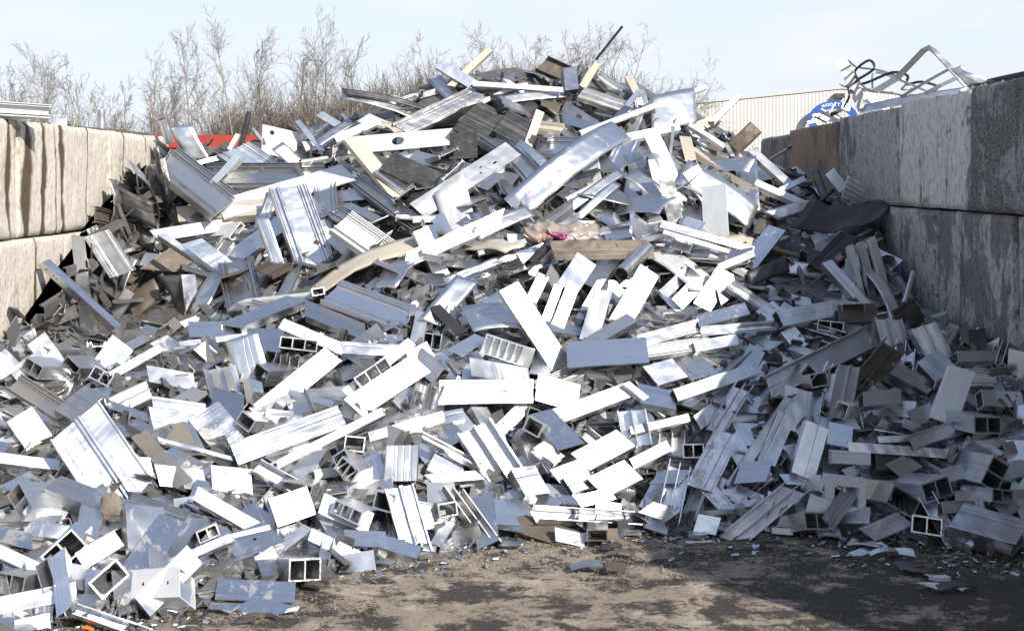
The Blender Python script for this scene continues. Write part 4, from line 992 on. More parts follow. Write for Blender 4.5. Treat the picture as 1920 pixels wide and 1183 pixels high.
# ------------------------------------------------------------------ loose filler between the measured pieces
def inside(poly, x, y):
    c = False; n = len(poly)
    for i in range(n):
        (x1,y1),(x2,y2) = poly[i], poly[i-1]
        if (y1 > y) != (y2 > y) and x < (x2-x1)*(y-y1)/(y2-y1)+x1: c = not c
    return c
pts = []; cell = {}
def try_pt(x, y, r):
    ci, cj = int(x//24), int(y//24)
    for i in range(ci-2, ci+3):
        for j in range(cj-2, cj+3):
            for q in cell.get((i,j), ()):
                if (q[0]-x)**2 + ((q[1]-y)*1.15)**2 < r*r: return False
    cell.setdefault((ci,cj), []).append((x,y)); pts.append((x,y)); return True
for _ in range(34000):
    x = random.uniform(-40, 1950); y = random.uniform(100, 1190)
    if y < crest(x)+8 or y > toe(x)-4: continue
    ap = y > boundary(x)
    try_pt(x, y, 29 if ap else 30)
for x, y in pts:
    ap = y > boundary(x); hid = any(inside(f, x, y) for f in FACES)
    low = (toe(x)-y) < 90
    n = surf_n(x, y)
    rnd = Vector((random.gauss(0,1), random.gauss(0,1), random.gauss(0,1)))
    if ap:
        kind = random.choices(['box','dbox','chan','fins','angle','plate','trough','rail','hbeam'], [27,15,16,13,11,7,9,8,7])[0]
        fin = random.choices(['alu','dull','stain','mud','white'], [62,15,9 if not low else 16,6 if not low else 30,4])[0]
        L = random.uniform(.12,.42); W = random.uniform(.06,.165); D = random.uniform(.04,.09)
        if kind == 'plate': W *= 1.15
        if kind in ('box','dbox'): D = random.uniform(.06,.12)
        if low: L *= .75; W *= .8
        tilt = .55
    else:
        kind = random.choices(['sheet','chan','angle','rail','plate','box','pipe','trough'], [24,18,12,26,6,10,4,6])[0]
        fin = random.choices(['alu','dull','white','cream','dark','brown','stain','black'], [42,26,12,4,3,4,10,0])[0]
        if x < 330 and y > 330 or x > 1420: fin = random.choices(['alu','dull','brown','dark','stain'], [24,34,10,12,20])[0]
        L = random.uniform(.28,.95); W = random.uniform(.05,.17); D = random.uniform(.02,.06)
        if kind == 'rail': W = random.uniform(.12,.26); L *= 1.35
        if kind == 'sheet': W *= 1.5
        if y < crest(x)+60:
            L = min(L, .38); W = min(W, .12); sink_c = .06
            if fin == 'dark': fin = 'dull'
        else: sink_c = 0
        if kind == 'pipe': W = random.uniform(.025,.05)
        tilt = .6
    n = (n + rnd*tilt*.5).normalized()
    ax = Vector((random.gauss(0,1), random.gauss(0,1), random.gauss(0,.8)))
    X = (ax - n*ax.dot(n)).normalized(); Yv = n.cross(X)
    d = depth(x, y)
    sink = random.uniform(.00,.06) if ap else random.uniform(-.02,.06)
    if not ap: sink += sink_c
    if hid: sink += .13 if ap else .20
    if hid and not ap and (random.random() < .45 or x < 340): continue
    if 60 < x < 240 and 425 < y < 635 and (random.random() < .75 or inside([(60,470),(100,450),(245,625),(190,640)], x, y)): continue
    if (x < 330 and 400 < y < 600) or (1450 < x < 1680 and 390 < y < 560):
        if random.random() < .35: continue
        sink += .08
    # keep clear of the two walls and of the ground
    c = EYE + ray(x,y)*(d+sink)
    half = .5*L
    if abs(c.x+X.x*half) > (WL if c.x < 0 else WR)-.03 or abs(c.x-X.x*half) > (WL if c.x < 0 else WR)-.03:
        X = (Vector((0, X.y, X.z+.01))).normalized(); n = (n - X*n.dot(X)).normalized(); Yv = n.cross(X)
        lim = (WL if c.x < 0 else WR)-.10
        c.x = max(-lim, min(lim, c.x))
    lowz = min((c + X*sx_*half + Yv*sy_*W/2).z for sx_ in (-1,1) for sy_ in (-1,1)) - (D*.5)
    if lowz < .0: c.z += min(-lowz, .25)
    k = random.uniform(-.55,.55) if random.random() < .55 else 0
    bend = twist = cr = 0
    if kind == 'sheet': bend = random.uniform(-.10,.13); twist = random.uniform(-.5,.5); cr = random.uniform(.005,.03)
    elif not ap and random.random() < .35: bend = random.uniform(-.08,.08); twist = random.uniform(-.4,.4)
    elif ap and random.random() < .25: bend = random.uniform(-.04,.06); twist = random.uniform(-.2,.2); cr = random.choice([0,0,.006])
    segs = 10 if (bend or twist or cr) else 1
    hol = None
    if kind in ('chan','box','plate') and L > .2 and random.random() < .12:
        hol = [(random.uniform(.2,.8), .5, .009, .009)] if random.random() < .5 else [(.25,.5,.008,.008),(.75,.5,.008,.008)]
    me = piece_mesh(kind, L, W, D, random.uniform(.004,.007), k, segs, bend*L, twist, cr, random.random()*90, hol)
    place(kind, fin, me, X, Yv, n, c - X*L/2 - Yv*W/2, x, y, L*W)

# ------------------------------------------------------------------ what is left between them: shreds and the body of the heap (one mass)
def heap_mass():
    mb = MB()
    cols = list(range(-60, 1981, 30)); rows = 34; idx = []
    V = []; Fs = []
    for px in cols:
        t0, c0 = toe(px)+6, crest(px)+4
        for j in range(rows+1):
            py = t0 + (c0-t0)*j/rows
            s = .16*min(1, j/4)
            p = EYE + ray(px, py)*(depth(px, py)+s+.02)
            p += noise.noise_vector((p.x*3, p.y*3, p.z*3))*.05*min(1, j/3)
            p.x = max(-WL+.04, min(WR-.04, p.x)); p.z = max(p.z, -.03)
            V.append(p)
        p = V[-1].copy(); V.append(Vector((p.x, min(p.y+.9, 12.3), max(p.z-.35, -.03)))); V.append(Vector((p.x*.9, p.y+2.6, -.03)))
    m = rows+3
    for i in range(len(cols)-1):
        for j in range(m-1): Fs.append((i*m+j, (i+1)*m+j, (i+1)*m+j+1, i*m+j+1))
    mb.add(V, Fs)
    for _ in range(5200):
        x = random.uniform(-50, 1960); y = random.uniform(110, 1190)
        if y < crest(x)+6 or y > toe(x)+2: continue
        n = (surf_n(x, y) + Vector((random.gauss(0,.6), random.gauss(0,.6), random.gauss(0,.6)))).normalized()
        ax = Vector((random.gauss(0,1), random.gauss(0,1), random.gauss(0,1))); X = (ax-n*ax.dot(n)).normalized(); Yv = n.cross(X)
        c = EYE + ray(x, y)*(depth(x, y)+(random.uniform(.05,.15) if y > boundary(x) else random.uniform(.10,.2)))
        ap = y > boundary(x)
        L, W = (random.uniform(.05,.2), random.uniform(.03,.09)) if ap else (random.uniform(.08,.38), random.uniform(.015,.07))
        c.x = max(-WL+.2, min(WR-.2, c.x)); c.z = max(c.z, .03)
        t = .003
        P = [c + X*(a*L/2) + Yv*(b*W/2) + n*(q*t) for q in (-1,1) for a, b in ((-1,-1),(1,-1),(1,1),(-1,1))]
        fl = [(0,3,2,1),(4,5,6,7),(0,1,5,4),(1,2,6,5),(2,3,7,6),(3,0,4,7)]
        mb.add(P, fl)
        if random.random() < .6:      # a flange at right angles
            e = random.uniform(.02,.06)
            P2 = [c + X*(a*L/2) + Yv*(W/2+q*t) + n*(b*e - t*1.2) for q in (0,2) for a, b in ((-1,-1),(1,-1),(1,0),(-1,0))]
            mb.add(P2, fl)
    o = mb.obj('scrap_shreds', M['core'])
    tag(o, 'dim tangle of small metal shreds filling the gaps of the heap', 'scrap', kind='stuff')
heap_mass()

# ------------------------------------------------------------------ crumpled wrapper, clay clod, ground debris
def crumpled(name, px0, py0, px1, py1, mat, label, cat, lift, lump=.05):
    mb = MB(); V = []; Fs = []; nx, ny = 44, 16
    for i in range(nx+1):
        for j in range(ny+1):
            px = px0+(px1-px0)*i/nx; py = py0+(py1-py0)*j/ny
            e = math.sin(math.pi*i/nx)**.4*math.sin(math.pi*j/ny)**.5 if 0 < i < nx and 0 < j < ny else 0
            p = surf(px, py, lift*.5+.10*e)
            p += noise.noise_vector((px*.05, py*.08, 2))*lump*.7 - Vector((0,1,-.5))*lump*abs(noise.noise((px*.055, py*.09, 7)))*1.3 + noise.noise_vector((px*.14, py*.2, 9))*lump*.15
            V.append(p)
    for i in range(nx):
        for j in range(ny): a = i*(ny+1)+j; Fs.append((a, a+ny+1, a+ny+2, a+1))
    c = sum(V, Vector())/len(V); me = mesh(name, [v-c for v in V], Fs, True)
    o = new_obj(name, me, mat, None, c)
    md = o.modifiers.new('thickness', 'SOLIDIFY'); md.thickness = .004
    return tag(o, label, cat)
m, nt_, p = new_mat('printed_plastic_wrapper')
tcn = N(nt_, 'ShaderNodeTexCoord'); sp_ = N(nt_, 'ShaderNodeSeparateXYZ'); nt_.links.new(tcn.outputs['Generated'], sp_.inputs[0])
ns = noise_node(nt_, tcn.outputs['Generated'], 3.5, 4, .6)
gx = math_(nt_, 'ADD', sp_.outputs['X'], math_(nt_, 'MULTIPLY', math_(nt_, 'SUBTRACT', ns, .5), .35))
pat = ramp(nt_, gx, (.0,(.38,.27,.22)), (.26,(.36,.24,.21)), (.33,(.22,.025,.10)), (.58,(.20,.02,.09)), (.62,(.42,.38,.35)), (1.0,(.36,.32,.29)))
top = ramp(nt_, math_(nt_, 'ADD', sp_.outputs['Z'], math_(nt_, 'MULTIPLY', ns, .4)), (.62,(0,0,0)), (.72,(1,1,1)))
nt_.links.new(mixc(nt_, top, pat, (.33,.27,.22)), p.inputs['Base Color']); p.inputs['Roughness'].default_value = .35
crumpled('crumpled_wrapper', 982, 420, 1122, 452, m, 'crumpled plastic wrapper with magenta patch above the dark brown plank', 'wrapper', .16)

def rock(name, c, r, mat, seed, flat=.6):
    bm = bmesh.new(); bmesh.ops.create_icosphere(bm, subdivisions=3, radius=1)
    for v in bm.verts:
        q = v.co.copy(); s = 1 + .35*noise.noise(q*1.3+Vector((seed,0,0))) + .15*noise.noise(q*4+Vector((0,seed,0)))
        v.co = Vector((q.x*s*r[0], q.y*s*r[1], q.z*s*r[2]))
    me = bpy.data.meshes.new(name); bm.to_mesh(me); bm.free()
    return new_obj(name, me, mat, None, c)
cl = rock('clay_clod', surf(209, 948, .17), (.050,.026,.056), M['clod'], 3)
tag(cl, 'round tan clay clod stuck on the long blue-grey bar', 'clod')

def gnd(px, py, z=0): return at(px, py, F*(H-z)/(py-HOR))
DEB = [ # px, py, length px, width px, angle, material, finish words
 (1100,1070,60,14,10,'dull'),(1150,1072,36,16,5,'brown'),(960,1028,46,12,-4,'dull'),(1145,1036,40,14,8,'dark'),(1160,1046,60,10,4,'brown'),
 (800,1050,26,8,0,'dull'),(1310,1024,48,9,2,'white'),(1305,1011,36,12,16,'mud'),(1440,1024,50,8,0,'dark'),(1465,998,34,9,5,'white'),
 (1550,1010,46,26,8,'mud'),(1620,1030,60,22,-18,'mud'),(1690,1045,50,16,-14,'white'),(1655,1048,56,10,4,'mud'),(1705,1072,52,24,6,'dark'),
 (1725,1080,40,18,4,'brown'),(1760,1090,40,10,-4,'white'),(1740,1105,24,30,60,'white'),(1790,1110,70,18,6,'dark'),(1812,1112,34,8,20,'white'),
 (1880,1025,36,16,25,'dull'),(1715,1008,40,16,0,'alu'),(1090,1018,30,14,6,'white'),(1185,1005,34,10,-6,'dull'),(1280,1004,40,10,14,'dark'),
 (475,1165,40,10,10,'brown'),(510,1160,36,12,-20,'stain'),(545,1155,24,9,0,'white'),(590,1110,40,9,-16,'brown'),(610,1095,28,10,-24,'brown'),
 (60,1165,60,22,0,'stain'),(100,1172,40,18,12,'dull'),(330,1150,50,26,-20,'mud'),(370,1140,46,22,12,'mud'),(290,1135,40,20,30,'mud'),
 (420,1150,44,18,-16,'mud'),(240,1150,40,16,10,'stain'),(330,1110,50,22,-25,'mud'),(270,1115,40,18,20,'stain'),(380,1110,44,20,-10,'alu'),
 (190,1160,50,16,24,'mud'),(460,1175,40,8,5,'brown'),(715,1065,40,14,-10,'stain'),(650,1080,30,12,8,'mud')]
DW = {'dull':'dull grey','brown':'brown','dark':'dark grey','white':'pale','mud':'muddy','stain':'stained','alu':'bright silver'}
debris = []
for i, (px, py, lp, wp, an, fi) in enumerate(DEB):
    c = gnd(px, py); s = c.y/F; L = lp*s; W = max(.02, wp*s*1.6)
    kd = random.choice(['plate','angle','plate','chan','sheet'])
    me = piece_mesh(kd, L, W*.8, .016, .004, random.uniform(-.4,.4), 8, random.uniform(-.05,.10)*L, random.uniform(-.3,.3), .01, random.random()*50)
    o = new_obj('loose_offcut', me, M[fi])
    a = R(an + random.uniform(-8,8)); X = Vector((math.cos(a), math.sin(a), random.uniform(-.05,.12))).normalized()
    n = Vector((random.gauss(0,.12), random.gauss(0,.12)-.15, 1)); n = (n-X*n.dot(X)).normalized(); Yv = n.cross(X)
    mw = Matrix((X, Yv, n)).transposed().to_4x4(); mw.translation = c - X*L/2 - Yv*W/2 + Vector((0,0,.03)); o.matrix_world = mw
    o['category'] = 'offcut'; debris.append((o, DW[fi], px, py, L))
# grit and tiny chips on the dirt (uncountable)
mb = MB()
for _ in range(5200):
    px = random.uniform(-20, 1940); py = toe(px) + abs(random.gauss(0, 60)) - 14
    if py > 1200: continue
    c = gnd(px, py); r = random.uniform(.002, .007)*(1 if random.random() < .96 else 1.8)
    c.z += r*.3; ro = random.random()*6.3
    q = [c + Vector((math.cos(ro+k*2.1)*r*random.uniform(.6,1.5), math.sin(ro+k*2.1)*r*random.uniform(.6,1.5), -r*.5)) for k in range(3)]
    mb.add(q + [c+Vector((random.uniform(-r,r)*.5,random.uniform(-r,r)*.5,r*random.uniform(.1,.45)))], [(0,1,3),(1,2,3),(2,0,3),(2,1,0)])
g = mb.obj('grit', M['chip'])
mc = MB()
for _ in range(750):
    px = random.uniform(-20, 1940); py = toe(px) + abs(random.gauss(0, 26)) - 16
    if py > 1195: continue
    c = gnd(px, py); a = random.random()*6.3; L, W = random.uniform(.004,.022), random.uniform(.003,.011); c.z += .006
    X = Vector((math.cos(a), math.sin(a), random.uniform(-.25,.25))).normalized(); n = Vector((random.gauss(0,.35), random.gauss(0,.35), 1)); n = (n-X*n.dot(X)).normalized(); Yv = n.cross(X)
    q = [c + X*(u*L*random.uniform(.7,1)) + Yv*(v*W*random.uniform(.7,1)) + n*h for h in (-.002,.002) for u, v in ((-1,-1),(1,-1),(1,1),(-1,1))]
    mc.add(q, [(0,3,2,1),(4,5,6,7),(0,1,5,4),(1,2,6,5),(2,3,7,6),(3,0,4,7)])
tag(mc.obj('metal_crumbs', M['stain']), 'tiny metal crumbs trodden into the dirt along the heap foot', 'metal crumbs', kind='stuff')
g = g; tag(g, 'dark grit and tiny chips scattered on the dirt along the heap foot', 'grit', kind='stuff')
oc = MB(); oc.tube([gnd(154,1181)+Vector((0,0,.006)), gnd(163,1180)+Vector((0,0,.010)), gnd(174,1183)+Vector((0,0,.005))], .008, 8)
tag(oc.obj('plastic_scrap', M['orange']), 'small orange plastic scrap on the ground at the bottom left edge', 'plastic scrap')

# ------------------------------------------------------------------ things lying on the walls
def on_wall(kind, fin, A, B, Cc, D, nrm, Y, label, **kw):
    o = hero(kind, fin, A, B, Cc, D, nrm, label, None, Y=Y, **kw); return o
on_wall('rail','white',(0,190),(97,197),(0,216),.10,(.75,-.65,.1),7.0,'white profile stack lying on the left wall top at the picture edge')
on_wall('box','dull',(97,223),(126,223),(97,236),.4,(.25,-.95,.12),8.0,'rectangular tube end on the left wall beside the white profile stack')
on_wall('angle','brown',(140,236),(281,250),(140,243),.06,(.8,-.55,.2),10.6,'upper of the two brown steel bars on the left wall')
on_wall('box','brown',(150,242),(283,257),(150,251),.05,(.8,-.55,.15),10.4,'lower brown steel bar on the left wall, under the upper one')
rod('galv', (191,244), (190,206), 6.5, 'round galvanised pipe standing behind the left wall', None, 0, 13.0, 13.0)
on_wall('sheet','dull',(283,256),(318,250),(285,266),.01,(.3,-.9,.3),10.3,'crumpled pale scrap at the far end of the left wall top',crump=.03)
on_wall('plate','dull',(1567,113),(1612,216),(1591,113),.012,(-.1,-.98,.12),9.75,'tall silver sheet strip standing up on the right wall')
on_wall('sheet','dull',(1622,196),(1815,163),(1612,213),.012,(-.35,-.75,.55),9.2,'long grey sheet lying along the right wall top',bend=.02)
on_wall('sheet','dull',(1780,128),(1822,168),(1798,121),.012,(-.2,-.95,.2),8.6,'crumpled grey plate under the bent silver strip on the right wall',crump=.03)
on_wall('plate','galv',(1624,172),(1672,192),(1619,190),.012,(0,-.9,.4),9.5,'small blue-grey plate on the right wall beside the tall strip')
on_wall('sheet','galv',(1795,140),(1850,165),(1812,132),.012,(-.2,-.95,.2),8.3,'creased pale plate at the right end of the bent silver strip',crump=.03)
on_wall('box','black',(1558,212),(1582,199),(1561,218),.04,(0,-.95,.2),10.3,'black bar crossing in front of the blue oval sign')
on_wall('chan','dull',(1528,217),(1550,228),(1535,212),.04,(0,-.9,.4),10.6,'grey channel scrap on the wall below the blue oval sign')
on_wall('box','white',(1540,203),(1575,221),(1539,206),.03,(0,-.95,.2),10.5,'thin white bar crossing low before the blue oval sign')
on_wall('box','white',(1566,192),(1554,211),(1569,193),.03,(0,-.95,.2),10.45,'thin white bar slanting up before the blue oval sign')
on_wall('sheet','dull',(1580,190),(1596,196),(1577,206),.01,(.1,-.95,.2),10.2,'small torn grey scrap beside the tall silver strip',crump=.02)
on_wall('plate','stain',(1513,228),(1542,221),(1515,233),.02,(0,-.9,.4),11.0,'pale scrap lying on the wall left of the grey channel scrap')
def strip(name, path, Y, wpx, mat, label, th=.006):
    """flat bar bent along a path on the wall top; its width runs in depth and a little upwards"""
    P = [at(x, y, Yy) for (x, y), Yy in zip(path, Y)]
    V = []; Fs = []
    for i, p in enumerate(P):
        d = (P[min(i+1,len(P)-1)]-P[max(i-1,0)]).normalized(); nn = d.cross(Vector((0,1,0))).normalized()
        wv = (nn*.9 + Vector((0,.45,0))).normalized()*(wpx/F*p.y)
        tv = d.cross(wv).normalized()*th
        for a in (p-wv/2-tv, p+wv/2-tv, p+wv/2+tv, p-wv/2+tv): V.append(a)
    for i in range(len(P)-1):
        for j in range(4): q = (j+1)%4; Fs.append((i*4+j, i*4+q, i*4+4+q, i*4+4+j))
    Fs.append((3,2,1,0)); e = 4*(len(P)-1); Fs.append((e,e+1,e+2,e+3))
    c = P[0]; o = new_obj(name, mesh(name, [v-c for v in V], Fs), mat, None, c)
    return tag(o, label, 'metal strip')
strip('bent_strip', [(1640,172),(1682,147),(1700,128),(1732,95),(1742,90),(1754,98),(1780,126),(1812,162)], [9.4,9.3,9.2,9.0,8.95,8.9,8.8,8.7], 12, M['dull'], 'broad silver strip bent into a peak on the right wall')
strip('bent_strip', [(1690,182),(1740,152),(1776,132)], [9.3,9.0,8.8], 6, M['dull'], 'narrow silver strip rising right under the bent peak on the right wall')
strip('bent_strip', [(1735,176),(1765,160),(1795,146)], [9.0,8.8,8.7], 8, M['galv'], 'short silver strip low under the bent peak on the right wall')
WIRE = 'wires tangled on the right wall'
for path, rr, lab, mt in [
  ([(1591,114),(1625,121),(1650,135),(1680,158),(1700,166),(1730,163)], .010, 'thin pale wire looping right from the tall silver strip', 'galv'),
  ([(1610,152),(1620,128),(1625,115),(1622,135),(1614,150),(1635,153),(1660,140),(1690,146),(1715,155),(1735,152),(1739,168),(1737,175)], .012, 'dark wire kinked up and looping beside the tall silver strip', 'dark'),
  ([(1636,165),(1658,131),(1690,155),(1720,176)], .010, 'silver wire bent in a small peak left of the large bent strip', 'galv'),
  ([(1575,158),(1610,160),(1650,173),(1685,184)], .011, 'pale jointed wire running low across the wall top scrap', 'white'),
  ([(1600,175),(1608,160),(1585,163),(1577,185),(1590,200)], .010, 'dark bent wire left of the tall silver strip', 'dark'),
  ([(1612,155),(1650,165),(1700,180),(1720,178)], .008, 'thin silver wire lying low behind the small blue-grey plate', 'galv'),
  ([(1830,163),(1850,156),(1870,158),(1855,163),(1835,166)], .016, 'black hose loop lying on the right wall top', 'rubber'),
  ([(1860,156),(1885,148),(1915,141),(1925,140)], .022, 'thick dark cable at the right edge of the wall top', 'rubber')]:
    P = []
    raw = [at(x, y, 9.6 if x < 1800 else 7.6) + Vector((0, .25*math.sin(i*1.7), 0)) for i, (x, y) in enumerate(path)]
    for i in range(len(raw)-1):
        a, b = raw[i], raw[i+1]; pa = raw[max(0,i-1)]; pb = raw[min(len(raw)-1,i+2)]
        for s in (0, .25, .5, .75):
            t = s; P.append(.5*((2*a)+(b-pa)*t+(2*pa-5*a+4*b-pb)*t*t+(3*a-pa-3*b+pb)*t**3))
    P.append(raw[-1])
    mb = MB(); c = P[0]; mb.tube([q-c for q in P], rr, 6)
    tag(mb.obj('wire', M[mt], None, c), lab, 'wire', WIRE)
# crumbs of concrete along the wall top
mb = MB()
for _ in range(420):
    y = random.uniform(5.5, 12.4); x = WR + abs(random.gauss(.10, .14)); r = random.uniform(.004,.018); c = Vector((x, y, 2.25-float(np.interp(y, [6.5,8,9.6,11.2], [0,.03,.07,.11]))+r*.3))
    ro = random.random()*6
    q = [c + Vector((math.cos(ro+k*1.57)*r*random.uniform(.7,1.4), math.sin(ro+k*1.57)*r*random.uniform(.7,1.4), -r*.6)) for k in range(4)]
    mb.add(q+[c+Vector((0,0,r*.8))], [(0,1,4),(1,2,4),(2,3,4),(3,0,4),(3,2,1,0)])
tag(mb.obj('rubble_crumbs', M['chip']), 'crumbs of concrete and dirt along the right wall top', 'rubble', kind='stuff')

# ------------------------------------------------------------------ red container behind the heap
rc = bpy.data.objects.new('scrap_container', None); COL.objects.link(rc); rc.location = (-2.3, 14.0, 0)
tag(rc, 'red steel scrap container standing behind the heap at left', 'container')
mb = MB(); mb.box(-2.1,0,.25, 1.6,2.2,2.08)
for i in range(9): x = -2.0+i*.44; mb.box(x,-.06,.3, x+.09,-.001,2.02)
mb.obj('body', M['red'], rc)
mb = MB(); mb.box(-2.16,-.09,2.083, 1.66,.06,2.24); mb.box(-2.16,2.1,2.083, 1.66,2.28,2.24); mb.box(-2.16,.061,2.083,-2.02,2.099,2.24); mb.box(1.52,.061,2.083,1.66,2.099,2.24)
mb.obj('rim', M['redd'], rc)
for y in (.3, 1.7):
    mb = MB(); mb.box(-2.0,y,0,1.5,y+.15,.247); mb.obj('skid', M['rust'], rc)

# ------------------------------------------------------------------ warehouse and its oval sign
wh = bpy.data.objects.new('warehouse', None); COL.objects.link(wh)
ax_ = (1578-960)/F*60; top = H+(HOR-163)/F*60
wh.location = (ax_, 60, 0); wh.rotation_euler = (0,0,R(-5))
tag(wh, 'cream corrugated metal warehouse behind the right wall', 'warehouse')
mb = MB(); hw = 18.0; sl_ = .097; V = []; Fs = []
xs = []; x = -hw; i = 0
while x < hw: xs.append((x, 0)); xs.append((x+.10, 0)); xs.append((x+.125, -.011)); xs.append((x+.165, -.011)); x += .19
xs.append((hw, 0))
for x, y in xs: V += [(x, y, 0), (x, y, top-.16-sl_*abs(x))]
for i in range(len(xs)-1): Fs.append((2*i, 2*i+2, 2*i+3, 2*i+1))
mb.add(V, Fs)
mb.box(-hw,.05,0, -hw+.2,30,top-.2-sl_*hw); mb.box(hw-.2,.05,0, hw,30,top-.2-sl_*hw)
mb.obj('wall', M['clad'], wh)
mb = MB()
for s in (-1, 1):
    mb.add([(0,-.05,top-.12),(s*(hw+.4),-.05,top-.12-sl_*(hw+.4)),(s*(hw+.4),30,top-.12-sl_*(hw+.4)),(0,30,top-.12),
            (0,-.05,top),(s*(hw+.4),-.05,top-sl_*(hw+.4)),(s*(hw+.4),30,top-sl_*(hw+.4)),(0,30,top)],
           [(0,1,2,3),(4,5,6,7),(0,1,5,4),(1,2,6,5),(2,3,7,6)])
mb.obj('roof', M['trim'], wh)
mb = MB(); mb.box(-.42,-.35,top-.62, .10,-.04,top-.38); mb.obj('wall_light', M['dark'], wh)

sg = bpy.data.objects.new('oval_sign', None); COL.objects.link(sg)
sc_ = at(1562, 226, 59.6); sg.location = sc_; sg.rotation_euler = (0,0,R(-5))
tag(sg, 'blue oval ring sign with white lettering on the cream warehouse wall', 'sign')
pxm = 59.6/F
RX, RY, IX, IY = 46*pxm, 36*pxm, 33*pxm, 21*pxm
V = []; Fs = []; n = 72
for k in range(n):
    a = 2*math.pi*k/n
    for rx, ry in ((RX,RY),(IX,IY)):
        V.append((rx*math.cos(a), -.12, ry*math.sin(a))); V.append((rx*math.cos(a), -.04, ry*math.sin(a)))
for k in range(n):
    a = 4*k; b = 4*((k+1)%n)
    Fs += [(a,a+2,b+2,b),(a+1,b+1,b+3,a+3),(a,b,b+1,a+1),(a+2,a+3,b+3,b+2)]
new_obj('ring', mesh('ring', V, Fs), M['signb'], sg)
for ch, deg in zip('WOOSTER', (117,106,96.5,87,77,62,44)):
    cu = bpy.data.curves.new('letter', 'FONT'); cu.body = ch; cu.size = 7.8*pxm; cu.align_x = 'CENTER'; cu.align_y = 'CENTER'; cu.extrude = .01; cu.offset = .008
    a = R(deg); mxr, myr = (RX*.55+IX*.45), (RY*.55+IY*.45)
    tmp = bpy.data.objects.new('letter_curve', cu); COL.objects.link(tmp)
    lme = bpy.data.meshes.new_from_object(tmp.evaluated_get(bpy.context.evaluated_depsgraph_get())); bpy.data.objects.remove(tmp); lme.materials.clear()
    o = new_obj('letter', lme, M['signw'], sg, (mxr*math.cos(a), -.135, myr*math.sin(a)))
    o.rotation_euler = (R(90), 0, 0); o.rotation_euler.rotate_axis('Z', (a-math.pi/2)*.55)
for cx_, cz_ in ((-34, 9), (-35, 1)):
    V = [((cx_+6*math.cos(R(60*k)))*pxm, yy, (cz_+4.2*math.sin(R(60*k)))*pxm) for yy in (-.14,-.121) for k in range(6)]
    Fs = [(5,4,3,2,1,0),(6,7,8,9,10,11)] + [(k,(k+1)%6,6+(k+1)%6,6+k) for k in range(6)]
    new_obj('emblem', mesh('emblem', V, Fs), M['signw'], sg)

# ------------------------------------------------------------------ bare winter trees and brush
def tubes(segs, n):
    """segs: array (m,8) p0,p1,r0,r1 -> vertices, faces as arrays"""
    S = np.asarray(segs); p0, p1, r0, r1 = S[:,:3], S[:,3:6], S[:,6], S[:,7]
    d = p1-p0; d /= np.linalg.norm(d, axis=1, keepdims=True)+1e-9
    ref = np.where(np.abs(d[:,2:3]) > .9, np.array([[1.,0,0]]), np.array([[0,0,1.]]))
    a = np.cross(d, ref); a /= np.linalg.norm(a, axis=1, keepdims=True)+1e-9; b = np.cross(d, a)
    m = len(S); V = np.zeros((m, 2, n, 3))
    for k in range(n):
        t = 2*math.pi*k/n; o = a*math.cos(t)+b*math.sin(t)
        V[:,0,k] = p0+o*r0[:,None]; V[:,1,k] = p1+o*r1[:,None]
    base = (np.arange(m)*2*n)[:,None]
    Fs = np.concatenate([np.concatenate([base+k, base+(k+1)%n, base+n+(k+1)%n, base+n+k], 1)[:,None] for k in range(n)], 1).reshape(-1,4)
    return V.reshape(-1,3), Fs
def np_mesh(name, V, Fs):
    me = bpy.data.meshes.new(name); me.vertices.add(len(V)); me.vertices.foreach_set('co', V.astype(np.float32).ravel())
    nf = len(Fs); me.loops.add(nf*4); me.polygons.add(nf)
    me.loops.foreach_set('vertex_index', Fs.astype(np.int32).ravel())
    me.polygons.foreach_set('loop_start', np.arange(0, nf*4, 4, dtype=np.int32))
    me.update(calc_edges=True); me.polygons.foreach_set('use_smooth', [True]*nf); return me
def grow(rs, height, stems, spread, levels, upright, bare=.22):
    big, small = [], []
    def branch(p, d, L, r, lev):
        n = (9, 5, 4, 3)[lev]; q = p.copy(); dd = d.copy()
        for i in range(n):
            t = i/n
            dd = dd + rs.normal(0, (.07,.13,.16,.18)[lev], 3) + np.array([0,0,(.03,.07,.04,.02)[lev]*upright]); dd /= np.linalg.norm(dd)
            q2 = q + dd*L/n; ra = r*(1-.85*t); rb = r*(1-.85*(t+1/n))
            (big if lev <= 1 else small).append([*q, *q2, max(ra,.0040), max(rb,.0033)])
            if lev < levels and (lev > 0 or t >= bare):
                for _ in range((rs.integers(1, 4), rs.integers(1, 3), rs.integers(1, 3))[lev]):
                    s = rs.uniform(0,1); ang = rs.uniform(.4, .95)*spread; az = rs.uniform(0, 2*math.pi)
                    ref = np.cross(dd, [1,0,0]) if abs(dd[0]) < .8 else np.cross(dd, [0,1,0]); ref /= np.linalg.norm(ref); o2 = np.cross(dd, ref)
                    nd = dd*math.cos(ang) + (ref*math.cos(az)+o2*math.sin(az))*math.sin(ang)
                    f = (.50-.34*t)*rs.uniform(.35,1.15) if lev == 0 else rs.uniform(.35,.62)*(1-.3*t)
                    branch(q+(q2-q)*s, nd, L*f, max(rb*rs.uniform(.38,.6), .0052), lev+1)
            q = q2
    for s in range(stems):
        a = rs.uniform(0, 2*math.pi); tilt = rs.uniform(0,.06) if stems == 1 else rs.uniform(.05,.28)
        branch(np.array([.2*math.cos(a)*(stems>1), .2*math.sin(a)*(stems>1), -.1]), np.array([math.sin(tilt)*math.cos(a), math.sin(tilt)*math.sin(a), math.cos(tilt)]),
               height*rs.uniform(.7,1), height*.010*rs.uniform(.8,1.15)/(1 if stems == 1 else 1.25), 0)
    return big, small
